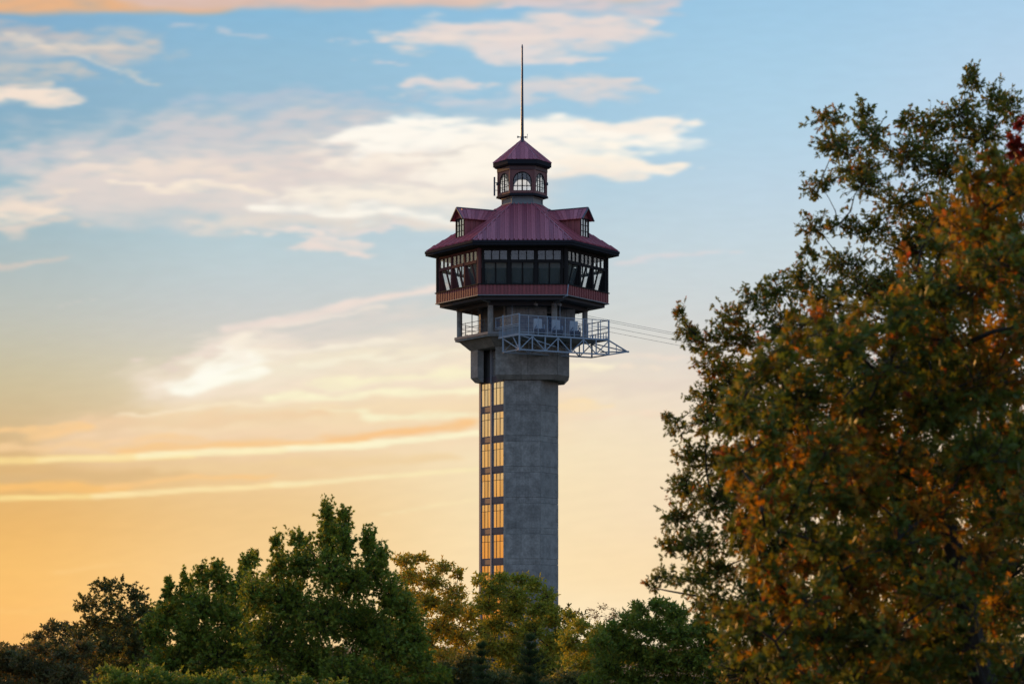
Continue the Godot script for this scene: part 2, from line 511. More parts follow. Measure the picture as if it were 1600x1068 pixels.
func make_materials():
	for k in 3:
		var c := plain("concrete_%d" % k, [lin(0.40, 0.41, 0.43), lin(0.375, 0.387, 0.405), lin(0.425, 0.435, 0.45)][k], 0.92)
		c.albedo_texture = concrete_texture(11 + k * 7)
		c.uv1_triplanar = true
		c.uv1_scale = Vector3.ONE * 0.11
		c.uv1_offset = Vector3(0.37 * k, 0.21 * k, 0.53 * k)
	plain("joint", lin(0.12, 0.122, 0.126), 0.95)
	for k in 3:
		var r := plain("red_metal_%d" % k, [lin(0.52, 0.14, 0.18), lin(0.41, 0.105, 0.145), lin(0.62, 0.18, 0.225)][k], 0.45, 0.3)
		r.albedo_texture = grain(0.02, 4, Color(0.84, 0.82, 0.82), Color(1, 1, 1), 31 + k)
		r.uv1_triplanar = true
		r.uv1_scale = Vector3.ONE * 0.4
	plain("hip_metal", lin(0.40, 0.17, 0.22), 0.4, 0.3)
	for k in 2:
		var r := plain("cladding_%d" % k, [lin(0.36, 0.085, 0.10), lin(0.31, 0.075, 0.092)][k], 0.5, 0.05)
		r.albedo_texture = grain(0.03, 4, Color(0.78, 0.76, 0.76), Color(1, 1, 1), 41 + k)
		r.uv1_triplanar = true
		r.uv1_scale = Vector3.ONE * 0.5
	plain("cupola_dark", lin(0.07, 0.03, 0.035), 0.6)
	plain("lead_dark", lin(0.05, 0.065, 0.10), 0.45, 0.2)
	plain("dormer_pane", lin(0.55, 0.60, 0.63), 0.08, 0.75)
	plain("cupola_red", lin(0.17, 0.06, 0.06), 0.55)
	plain("fascia", lin(0.022, 0.024, 0.032), 0.8, 0.0, 0.2)
	plain("dark_frame", lin(0.018, 0.017, 0.019), 0.75, 0.0, 0.25)
	plain("glow_tinted_frame", lin(0.13, 0.05, 0.05), 0.75, 0.0, 0.25)  # frame colour with the warm evening glow painted in
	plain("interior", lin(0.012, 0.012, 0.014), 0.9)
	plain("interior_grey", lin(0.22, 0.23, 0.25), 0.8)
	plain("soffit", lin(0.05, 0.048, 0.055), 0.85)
	plain("beam_grey", lin(0.20, 0.20, 0.21), 0.7)
	plain("lead_grey", lin(0.16, 0.19, 0.22), 0.5, 0.2)
	plain("spandrel", lin(0.085, 0.07, 0.095), 0.5, 0.1)
	plain("window_frame", lin(0.19, 0.20, 0.24), 0.5)
	plain("muntin", lin(0.03, 0.025, 0.025), 0.5)
	plain("jamb_pale", lin(0.34, 0.33, 0.34), 0.7)
	plain("steel", lin(0.25, 0.32, 0.41), 0.55, 0.1)
	plain("rail_paint", lin(0.06, 0.07, 0.08), 0.6, 0.1)
	plain("spire_metal", lin(0.03, 0.045, 0.07), 0.35, 0.4)
	plain("seat_black", lin(0.012, 0.013, 0.014), 0.6)
	plain("seat_pale", lin(0.40, 0.45, 0.50), 0.6)
	plain("cable", lin(0.20, 0.20, 0.21), 0.6, 0.2)
	# see-through panes
	var g := plain("glass", Color(0.75, 0.85, 0.88, 0.06), 0.03)
	g.transparency = BaseMaterial3D.TRANSPARENCY_ALPHA
	var gb := plain("screen_glass", Color(0.30, 0.52, 0.75, 0.08), 0.05, 0.0, 0.22)
	gb.transparency = BaseMaterial3D.TRANSPARENCY_ALPHA
	# coated lift-shaft panes that mirror the sky
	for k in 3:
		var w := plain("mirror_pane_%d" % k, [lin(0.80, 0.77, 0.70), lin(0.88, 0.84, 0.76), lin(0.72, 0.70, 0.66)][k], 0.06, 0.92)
	# bark
	var bark := plain("bark", lin(0.05, 0.042, 0.034), 0.95)
	bark.albedo_texture = grain(0.03, 4, Color(0.5, 0.5, 0.5), Color(1, 1, 1), 61)
	bark.uv1_triplanar = true
	bark.uv1_scale = Vector3(3, 0.7, 3)
	plain("twig", lin(0.045, 0.035, 0.026), 0.95)
	var leaf := plain("leaf", Color.WHITE, 0.5, 0.0, 0.36)
	leaf.vertex_color_use_as_albedo = true
	leaf.cull_mode = BaseMaterial3D.CULL_DISABLED
	leaf.backlight_enabled = true
	leaf.backlight = Color(1.0, 0.98, 0.8)
	# single leaves that are parts: one material for each tone
	var ground := plain("grass", lin(0.07, 0.075, 0.03), 0.95)
	ground.albedo_texture = grain(0.02, 5, Color(0.5, 0.48, 0.42), Color(1, 1, 1), 71)
	ground.uv1_triplanar = true
	ground.uv1_world_triplanar = true
	ground.uv1_scale = Vector3.ONE * 0.12

# ------------------------------------------------------------------ ground
func ground_at(x: float, z: float) -> float:
	var r := sqrt(x * x + z * z)
	return LOW * smoothstep(12.0, 75.0, r)

func make_ground():
	var st := SurfaceTool.new()
	st.begin(Mesh.PRIMITIVE_TRIANGLES)
	st.set_smooth_group(0)
	var rings := [0.0, 6, 12, 20, 28, 36, 44, 52, 60, 68, 76, 100, 150, 250, 400, 800, 1800, 4000, 9000, 20000]
	var n := 64
	for i in rings.size() - 1:
		for k in n:
			var p := []
			for q in [[i, k], [i, k + 1], [i + 1, k + 1], [i + 1, k]]:
				var w: float = TAU * q[1] / n
				var r: float = rings[q[0]]
				var bump := 0.0 if r > 300 or r < 8 else noise.get_noise_2d(cos(w) * r * 3.0, sin(w) * r * 3.0) * 0.35
				p.append(Vector3(cos(w) * r, ground_at(cos(w) * r, sin(w) * r) + bump, sin(w) * r))
			var below: Vector3 = p[0] - Vector3(0, 1000, 0)
			if i > 0:
				tri(st, p[0], p[1], p[2], below)
			tri(st, p[0], p[2], p[3], below)
	var o := obj("ground", st, M.grass)
	o.set_meta("kind", "structure")

# ------------------------------------------------------------------ tower
# Drawing units: x right, z towards the viewer, h up from eye level; S metres each.
func V(x: float, h: float, z: float) -> Vector3:
	return Vector3(x * S, h * S + EYE - LOW, z * S)

func fn(k: int) -> Vector3:   # outward direction of hexagon face k; 0 faces the viewer, 1 the right, 5 the left
	var w := PI / 3.0 * k
	return Vector3(sin(w), 0, cos(w))

func ft(k: int) -> Vector3:   # to the right along face k, seen from outside
	var w := PI / 3.0 * k
	return Vector3(cos(w), 0, -sin(w))

func P(k: int, u: float, h: float, d: float, cx := 0.0) -> Vector3:
	return V(0, h, 0) + (fn(k) * d + ft(k) * u + Vector3(cx, 0, 0)) * S

func hexagon(r: float, h: float, cx := 0.0) -> Array:
	var out := []
	for k in 6:
		var w := PI / 3.0 * k + PI / 6.0
		out.append(V(sin(w) * r + cx, h, cos(w) * r))
	return out

func ring(st: SurfaceTool, r_out: float, r_in: float, h0: float, h1: float):
	# a hexagonal band, face by face
	for k in 6:
		ring_face(st, k, r_out, r_in, h0, h1)

func ring_face(st: SurfaceTool, k: int, r_out: float, r_in: float, h0: float, h1: float):
	var ao := r_out * 0.8660254
	var ai := r_in * 0.8660254
	prism(st, [P(k, -r_out / 2, h0, ao), P(k, r_out / 2, h0, ao), P(k, r_in / 2, h0, ai), P(k, -r_in / 2, h0, ai)],
		[P(k, -r_out / 2, h1, ao), P(k, r_out / 2, h1, ao), P(k, r_in / 2, h1, ai), P(k, -r_in / 2, h1, ai)])

func fbox(st: SurfaceTool, k: int, u0: float, u1: float, h0: float, h1: float, d0: float, d1: float):
	# a box set in the frame of face k
	prism(st, [P(k, u0, h0, d0), P(k, u1, h0, d0), P(k, u1, h0, d1), P(k, u0, h0, d1)], [P(k, u0, h1, d0), P(k, u1, h1, d0), P(k, u1, h1, d1), P(k, u0, h1, d1)])

# The shaft is a hexagon of unequal sides with 120-degree corners.
var shaft_xz := []
func make_shaft_plan():
	var z0 := 58.0
	var a := Vector2(-66.5, z0 - 70.0)
	var b := Vector2(-26.3, z0)
	var c := Vector2(28.5, z0)
	var e := Vector2(56.5, z0 - 48.0)
	var f := e + Vector2(-39.5, -68.0)
	var g := f + Vector2(-55.0, 0)
	shaft_xz = [a, b, c, e, f, g]   # a-b is the glazed face

func SF(i: int, s: float, h: float, out_: float) -> Vector3:
	# a point on shaft face i: s units along it, out_ units proud of it
	var a: Vector2 = shaft_xz[i]
	var b: Vector2 = shaft_xz[(i + 1) % 6]
	var t := (b - a).normalized()
	var n := Vector2(-t.y, t.x)
	if n.dot((a + b) / 2.0 - Vector2(-5, 0)) < 0:
		n = -n
	var q := a + t * s + n * out_
	return V(q.x, h, q.y)

func side_len(i: int) -> float:
	return (shaft_xz[(i + 1) % 6] - shaft_xz[i]).length()

func sbox(st: SurfaceTool, i: int, s0: float, s1: float, h0: float, h1: float, o0: float, o1: float):
	prism(st, [SF(i, s0, h0, o0), SF(i, s1, h0, o0), SF(i, s1, h0, o1), SF(i, s0, h0, o1)], [SF(i, s0, h1, o0), SF(i, s1, h1, o0), SF(i, s1, h1, o1), SF(i, s0, h1, o1)])

func make_tower():
	make_shaft_plan()
	var t := thing("observation_tower", "tall grey concrete observation tower with red metal roofs and a spire", "tower", TOWER_AT)
	make_shaft(t)
	make_collar(t)
	make_open_deck(t)
	make_glazed_deck(t)
	make_main_roof(t)
	for k in [5, 1]:
		make_dormer(t, k)
	make_cupola(t)

func make_shaft(t: Node):
	# core, a little inside the facing panels
	var st := stool()
	var lo := []
	var hi := []
	for q in shaft_xz:
		var p: Vector2 = Vector2(-5, 0) + (q - Vector2(-5, 0)) * 0.955
		lo.append(V(p.x, -112, p.y))
		hi.append(V(p.x, 528, p.y))
	prism(st, lo, hi)
	var shaft := obj("shaft", st, M.joint, t)
	shaft.set_meta("label", "grey concrete lift shaft of stacked wall panels")
	var top := 411.5
	var pitch := 47.5
	for i in range(1, 6):
		var w := side_len(i)
		var h := top + pitch * 2
		var n := 0
		while h > -110:
			for half in 2:
				var h1 := h if half == 0 else h - 38.25
				var h0 := h - 38.0 if half == 0 else h - pitch + 0.25
				var p := stool()
				var tuck := 0.15 if half == 1 else 0.0
				# chamfered slab: the front face a little smaller than the body
				var d0 := -2.6
				var d1: float = -tuck + [0.0, 0.1, -0.12, 0.05][(n * 3 + i) % 4]
				var e := 0.2
				prism(p, [SF(i, 0.4, h0, d0), SF(i, w - 0.4, h0, d0), SF(i, w - 0.4, h1, d0), SF(i, 0.4, h1, d0)],
					[SF(i, 0.4, h0, d1 - e), SF(i, w - 0.4, h0, d1 - e), SF(i, w - 0.4, h1, d1 - e), SF(i, 0.4, h1, d1 - e)])
				prism(p, [SF(i, 0.4, h0, d1 - e), SF(i, w - 0.4, h0, d1 - e), SF(i, w - 0.4, h1, d1 - e), SF(i, 0.4, h1, d1 - e)],
					[SF(i, 0.6, h0 + e, d1), SF(i, w - 0.6, h0 + e, d1), SF(i, w - 0.6, h1 - e, d1), SF(i, 0.6, h1 - e, d1)])
				obj("concrete_panel", p, M["concrete_%d" % ((n * 2 + i + half) % 3)], shaft)
				n += 1
			h -= pitch
	# glazed face
	var w := side_len(0)
	var jl := stool()
	sbox(jl, 0, -0.4, 4.6, -112, 528, -3, 1.2)
	obj("corner_post", jl, M.window_frame, t)
	var jr := stool()
	sbox(jr, 0, w - 5.2, w + 0.2, -112, 528, -3, 0.6)
	obj("corner_post", jr, M.concrete_2, t)
	var fin := stool()
	sbox(fin, 0, 36.6, 40.6, -112, 464, -3, 2.0)
	obj("mullion_fin", fin, M.window_frame, t)
	for r in range(0, 9):
		var h1 := top - pitch * (r - 1)
		var h0 := h1 - 37.0
		if r == 0:
			h1 = 458.0
			h0 = 420.0
		for c in 2:
			var u0: float = [4.6, 40.8][c]
			var u1: float = [36.4, 75.6][c]
			var sp := stool()
			sbox(sp, 0, u0 - 0.3, u1 + 0.3, h0 - 10.2, h0 - 0.2, -3, 0.35)
			sbox(sp, 0, u0 + 0.8, u1 - 0.8, h0 - 9.0, h0 - 1.4, 0.35, 0.8)
			obj("spandrel_panel", sp, M.spandrel, t)
			if r == 0 and c == 0:
				continue   # an unglazed opening; a black sheet stands for its shade
			make_shaft_window(t, u0, u1, h0, h1, r * 2 + c)
	# the open bay high in the shaft: its shade is a flat black sheet
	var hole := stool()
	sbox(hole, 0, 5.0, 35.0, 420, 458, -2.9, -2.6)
	obj("opening_shade_sheet", hole, M.interior, t)

func make_shaft_window(t: Node, u0: float, u1: float, h0: float, h1: float, n: int):
	var f := stool()
	var e := 0.6
	sbox(f, 0, u0, u0 + e, h0, h1, -2.4, 0.25)
	sbox(f, 0, u1 - e, u1, h0, h1, -2.4, 0.25)
	sbox(f, 0, u0 + e, u1 - e, h0, h0 + e, -2.4, 0.25)
	sbox(f, 0, u0 + e, u1 - e, h1 - e, h1, -2.4, 0.25)
	var win := obj("window", f, M.window_frame, t)
	var hs := [h0 + e, h1 - 10.8, h1 - e]
	var bars := stool()
	var m := 0.34
	var third := (u1 - u0 - 2 * e) / 3.0
	for k in [1, 2]:
		sbox(bars, 0, u0 + e + third * k - m, u0 + e + third * k + m, h0 + e, h1 - e, -0.9, 0.12)
	sbox(bars, 0, u0 + e, u1 - e, hs[1] - m, hs[1] + m, -0.9, 0.1)
	obj("glazing_bar", bars, M.muntin, win)
	for k in 3:
		for q in 2:
			var p := stool()
			# each pane sits a hair out of true, as glass does
			var lean := rng.randf_range(-0.14, 0.14)
			var x0 := u0 + e + third * k + m
			var x1 := u0 + e + third * (k + 1) - m
			var y0: float = hs[q] + (0.0 if q == 0 else m)
			var y1: float = hs[q + 1] - (m if q == 0 else 0.0)
			prism(p, [SF(0, x0, y0, -1.0), SF(0, x1, y0, -1.0), SF(0, x1, y0, -0.35 + lean), SF(0, x0, y0, -0.35)],
				[SF(0, x0, y1, -1.0), SF(0, x1, y1, -1.0), SF(0, x1, y1, -0.35), SF(0, x0, y1, -0.35 - lean)])
			obj("pane", p, M["mirror_pane_%d" % ((n * 2 + k + q) % 3)], win)

func make_collar(t: Node):
	# thick wall panels hung round the top of the shaft; the glazed face keeps a slot
	var body := part("collar", t)
	var mid := Vector2(-3, 0)
	var plan := [Vector2(-81, 0), Vector2(-42, 67.5), Vector2(54, 67.5), Vector2(73, 34), Vector2(73, -34), Vector2(36, -67.5), Vector2(-42, -67.5)]
	for k in plan.size():
		var p: Vector2 = plan[k]
		var q: Vector2 = plan[(k + 1) % plan.size()]
		var t0 := 0.0
		var t1 := 1.0
		if k == 0:
			t1 = 0.30       # only a pier beside the glazed slot
		var prof := [Vector2(1.0, 462), Vector2(1.0, 419), Vector2(0.91, 411.8), Vector2(0.78, 411.8), Vector2(0.78, 462)]
		if k == 0:
			prof[3].x = 0.86
			prof[4].x = 0.86
		var cut := 0.5 / (q - p).length()   # open joint at each corner
		var a := []
		var b := []
		for c in prof:
			var pa: Vector2 = mid + (p.lerp(q, t0 + cut) - mid) * c.x
			var pb: Vector2 = mid + (p.lerp(q, t1 - cut) - mid) * c.x
			a.append(V(pa.x, c.y, pa.y))
			b.append(V(pb.x, c.y, pb.y))
		var st := stool()
		prism(st, a, b)
		obj("collar_panel", st, M["concrete_%d" % ((k + 1) % 3)], body)
	# vertical joint battens on the front panel
	var j := stool()
	fbox(j, 0, 8.0, 8.6, 421, 461, 67.5, 67.9)
	obj("joint_strip", j, M.joint, body)

func make_open_deck(t: Node):
	# flared bracket, floor, columns, guard rails, core
	var b := stool()
	prism(b, hexagon(79, 462, -3), hexagon(99, 475.5))
	obj("floor_bracket", b, M.concrete_1, t)
	var fl := stool()
	prism(fl, hexagon(105, 475.7), hexagon(105, 482))
	obj("deck_floor", fl, M.concrete_1, t)
	var edge := stool()
	ring(edge, 106.2, 104.9, 478.6, 482.6)
	obj("floor_edge", edge, M.beam_grey, t)
	for k in 6:
		var w := PI / 3.0 * k + PI / 6.0
		var x := sin(w) * 98.0
		var z := cos(w) * 98.0
		var c := stool()
		tube(c, V(x, 482, z), V(x, 527, z), 4.6 * S, 4.6 * S, 8)
		obj("column", c, M.concrete_2, t)
	# ring beam under the glazed deck
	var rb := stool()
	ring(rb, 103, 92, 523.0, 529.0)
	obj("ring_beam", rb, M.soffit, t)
	# guard rails
	for k in 6:
		var half := 46.0
		var d := 98.0 * 0.866
		var g := part("guard_rail", t)
		for h in [489.0, 496.0, 503.0]:
			var r := stool()
			bar(r, P(k, -half, h, d), P(k, half, h, d), 0.75 * S)
			obj("rail", r, M.rail_paint, g)
		for u in [-30.0, -10.0, 10.0, 30.0]:
			var p := stool()
			bar(p, P(k, u, 482, d), P(k, u, 504 if absf(u) > 20 else 523, d), 0.7 * S)
			obj("post", p, M.rail_paint, g)
	# plant room beside the lift shaft
	var room := stool()
	slab(room, V(28, 482, -30), V(82, 482, -30) - V(28, 482, -30), V(28, 482, 36) - V(28, 482, -30), V(28, 526, -30) - V(28, 482, -30))
	obj("plant_room", room, M.concrete_1, t)
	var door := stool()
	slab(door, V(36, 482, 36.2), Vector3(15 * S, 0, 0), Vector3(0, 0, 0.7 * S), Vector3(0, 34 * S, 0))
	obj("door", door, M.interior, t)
	var pier := stool()
	slab(pier, V(-24, 482, 60), Vector3(62 * S, 0, 0), Vector3(0, 0, 5 * S), Vector3(0, 42 * S, 0))
	obj("lobby_wall", pier, M.concrete_0, t)

func make_glazed_deck(t: Node):
	# soffit and floor
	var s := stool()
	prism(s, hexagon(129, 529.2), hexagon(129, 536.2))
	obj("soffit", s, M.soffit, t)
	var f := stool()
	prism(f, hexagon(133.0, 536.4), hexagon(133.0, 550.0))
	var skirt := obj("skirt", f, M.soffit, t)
	# outrigger beams below
	for k in 6:
		var w := PI / 3.0 * k + PI / 6.0
		var bm := stool()
		tube(bm, V(sin(w) * 82, 526.4, cos(w) * 82), V(sin(w) * 127, 531.0, cos(w) * 127), 2.6 * S, 2.2 * S, 8)
		obj("outrigger_beam", bm, M.beam_grey, t)
	# batten cladding round the skirt
	for k in 6:
		var n := 24
		var r := 135.0
		var step := r / n
		for i in n:
			var p := stool()
			var u := -r / 2 + i * step
			fbox(p, k, u + 0.12, u + step - 0.12, 536.0, 551.0, 115.3, 116.3)
			fbox(p, k, u + step * 0.32, u + step * 0.72, 536.2, 550.8, 116.3, 117.7)
			obj("cladding_panel", p, M["cladding_%d" % ((i * 7 + k) % 2)], skirt)
	var cap := stool()
	ring(cap, 137.0, 131.0, 551.1, 552.6)
	obj("sill", cap, M.dark_frame, t)
	var drip := stool()
	ring(drip, 136.2, 132.0, 534.6, 535.9)
	obj("drip_edge", drip, M.lead_grey, t)
	# inside
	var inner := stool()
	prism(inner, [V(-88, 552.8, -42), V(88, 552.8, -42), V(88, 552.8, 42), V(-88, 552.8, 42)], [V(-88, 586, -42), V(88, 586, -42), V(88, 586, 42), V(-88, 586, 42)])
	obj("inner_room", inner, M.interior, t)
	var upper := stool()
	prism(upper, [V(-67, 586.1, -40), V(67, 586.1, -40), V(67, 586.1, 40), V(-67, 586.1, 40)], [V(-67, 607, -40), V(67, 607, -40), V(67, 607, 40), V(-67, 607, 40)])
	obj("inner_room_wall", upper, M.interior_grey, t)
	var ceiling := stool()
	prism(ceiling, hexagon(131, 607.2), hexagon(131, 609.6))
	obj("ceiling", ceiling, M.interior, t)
	# glazing: three bays a face
	var a := 133.0 * 0.8660254
	for k in 6:
		var fr: Material = M.glow_tinted_frame if k == 5 else M.dark_frame  # left face: sunset glow put into the frame colour
		for b in 3:
			make_bay(t, k, -61.5 + b * 41.0, -61.5 + (b + 1) * 41.0, a, fr)
	for k in 6:
		var w := PI / 3.0 * k + PI / 6.0
		var c := stool()
		tube(c, V(sin(w) * 131.5, 552.7, cos(w) * 131.5), V(sin(w) * 131.5, 607, cos(w) * 131.5), 3.4 * S, 3.4 * S, 6)
		obj("corner_post", c, M.glow_tinted_frame if k == 5 else M.dark_frame, t)  # front left post painted with the same warm glow
	# downpipe at the right front corner
	var dp := stool()
	bar(dp, V(69.8, 551, 119.2), V(68.2, 535, 119.4), 1.4 * S)
	tube(dp, V(68.2, 535, 119.4), V(58, 530, 104), 1.6 * S, 1.6 * S, 8)
	obj("downpipe", dp, M.steel, t)
	# floodlights under the soffit
	for x in [20.0, 48.0, 56.0]:
		var fl := stool()
		tube(fl, V(x, 529, 92), V(x, 525.5, 92), 0.5 * S, 0.5 * S, 6)
		tube(fl, V(x - 2, 524.5, 93), V(x + 2.5, 522.8, 97), 1.6 * S, 2.4 * S, 10)
		obj("floodlight", fl, M.beam_grey, t)

func make_bay(t: Node, k: int, u0: float, u1: float, a: float, fr: Material):
	var f := stool()
	var h_sill := 552.8
	var h_bar := 585.0
	var h_tr := 589.5
	var h_head := 603.5
	var post := 2.4
	fbox(f, k, u0, u0 + post, h_sill, 607, a - 3.0, a)
	fbox(f, k, u1 - post, u1, h_sill, 607, a - 3.0, a)
	fbox(f, k, u0 + post, u1 - post, h_bar, h_tr, a - 2.6, a + 0.6)
	fbox(f, k, u0 + post, u1 - post, h_head, 607, a - 2.6, a + 0.3)
	# transom mullions
	var third := (u1 - u0 - 2 * post) / 3.0
	for q in [1, 2]:
		var u: float = u0 + post + third * q
		fbox(f, k, u - 0.8, u + 0.8, h_tr, h_head, a - 2.2, a - 0.2)
	# sloping lower light: the glass leans in towards the floor
	var lean := 10.0
	for u in [u0 + post, u1 - post - 1.6]:
		prism(f, [P(k, u, h_sill, a - 3), P(k, u, h_bar, a - 3), P(k, u, h_bar, a - 4.6), P(k, u, h_sill, a - lean - 3)],
			[P(k, u + 1.6, h_sill, a - 3), P(k, u + 1.6, h_bar, a - 3), P(k, u + 1.6, h_bar, a - 4.6), P(k, u + 1.6, h_sill, a - lean - 3)])
	var m := (u0 + u1) / 2.0
	prism(f, [P(k, m - 1.0, h_sill, a - lean), P(k, m + 1.0, h_sill, a - lean), P(k, m + 1.0, h_sill, a - lean - 2), P(k, m - 1.0, h_sill, a - lean - 2)],
		[P(k, m - 1.0, h_bar, a - 1.2), P(k, m + 1.0, h_bar, a - 1.2), P(k, m + 1.0, h_bar, a - 3.2), P(k, m - 1.0, h_bar, a - 3.2)])
	var bay := obj("window_bay", f, fr, t)
	for q in 3:
		var p := stool()
		var v := u0 + post + third * q
		fbox(p, k, v + 0.8, v + third - 0.8, h_tr, h_head, a - 1.5, a - 1.3)
		obj("pane", p, M.glass, bay)
	for q in 2:
		var p := stool()
		var v0 := u0 + post + 1.6 if q == 0 else m + 1.0
		var v1 := m - 1.0 if q == 0 else u1 - post - 1.6
		prism(p, [P(k, v0, h_sill, a - lean - 1.0), P(k, v1, h_sill, a - lean - 1.0), P(k, v1, h_sill, a - lean - 1.3), P(k, v0, h_sill, a - lean - 1.3)],
			[P(k, v0, h_bar, a - 2.2), P(k, v1, h_bar, a - 2.2), P(k, v1, h_bar, a - 2.5), P(k, v0, h_bar, a - 2.5)])
		obj("pane", p, M.glass, bay)

func seam_roof(owner: Node, k: int, d_low: float, h_low: float, d_top: float, h_top: float, n: int, cx: float, rise: float):
	# standing-seam sheets on one face of a hexagonal roof, cut along the hips
	var half_low := d_low * 0.57735
	var slope := Vector2(d_top - d_low, h_top - h_low)
	var nv := Vector2(slope.y, -slope.x).normalized()   # out of the roof plane, in (d, h)
	if nv.y < 0:
		nv = -nv
	var step := 2.0 * half_low / n
	for i in n:
		var u0 := -half_low + i * step
		var u1 := u0 + step
		var st := stool()
		var g := 0.02 * step
		# where the hip cuts each edge: |u| = d * tan 30
		var e0 := clampf(absf(u0 + g) / 0.57735, d_top, d_low)
		var e1 := clampf(absf(u1 - g) / 0.57735, d_top, d_low)
		var pts := []
		for q in [[u0 + g, d_low], [u1 - g, d_low], [u1 - g, e1], [u0 + g, e0]]:
			var f: float = (q[1] - d_low) / (d_top - d_low)
			pts.append(Vector3(q[0], q[1], lerpf(h_low, h_top, f)))
		var a := []
		var b := []
		for p in pts:
			a.append(P(k, p.x, p.z, p.y, cx))
			b.append(P(k, p.x, p.z + nv.y * 0.35, p.y + nv.x * 0.35, cx))
		prism(st, a, b)
		# the upstand along the left edge of the sheet
		if e0 < d_low - 0.5:
			var w := 0.24 * step
			var s0: Vector3 = pts[0]
			var s1: Vector3 = pts[3]
			var lo := []
			var hi := []
			for c in [[0.0, 0.35], [w, 0.35], [w, 0.35 + rise], [0.0, 0.35 + rise]]:
				lo.append(P(k, s0.x + c[0], s0.z + nv.y * c[1], s0.y + nv.x * c[1], cx))
				hi.append(P(k, s1.x + c[0], s1.z + nv.y * c[1], s1.y + nv.x * c[1], cx))
			prism(st, lo, hi)
		obj("roof_panel", st, M["red_metal_%d" % ((i * 5 + k * 2) % 3)], owner)

func make_main_roof(t: Node):
	var st := stool()
	prism(st, hexagon(149, 616.4), hexagon(31.5, 686.4))
	var roof := obj("roof", st, M.fascia, t)
	for k in 6:
		seam_roof(roof, k, 150 * 0.866, 617, 32.5 * 0.866, 687, 22, 0.0, 2.2)
		var w := PI / 3.0 * k + PI / 6.0
		var hip := stool()
		tube(hip, V(sin(w) * 150.3, 617.6, cos(w) * 150.3), V(sin(w) * 33, 687.8, cos(w) * 33), 1.2 * S, 1.2 * S, 6)
		obj("hip_cap", hip, M.hip_metal, roof)
	for k in 6:
		var g := stool()
		ring_face(g, k, 151.5, 147.0, 609.8, 616.2)
		ring_face(g, k, 152.6, 150.6, 613.2, 617.0)
		obj("fascia", g, M.fascia, t)
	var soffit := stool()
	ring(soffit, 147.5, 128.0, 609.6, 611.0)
	obj("eaves_soffit", soffit, M.soffit, t)

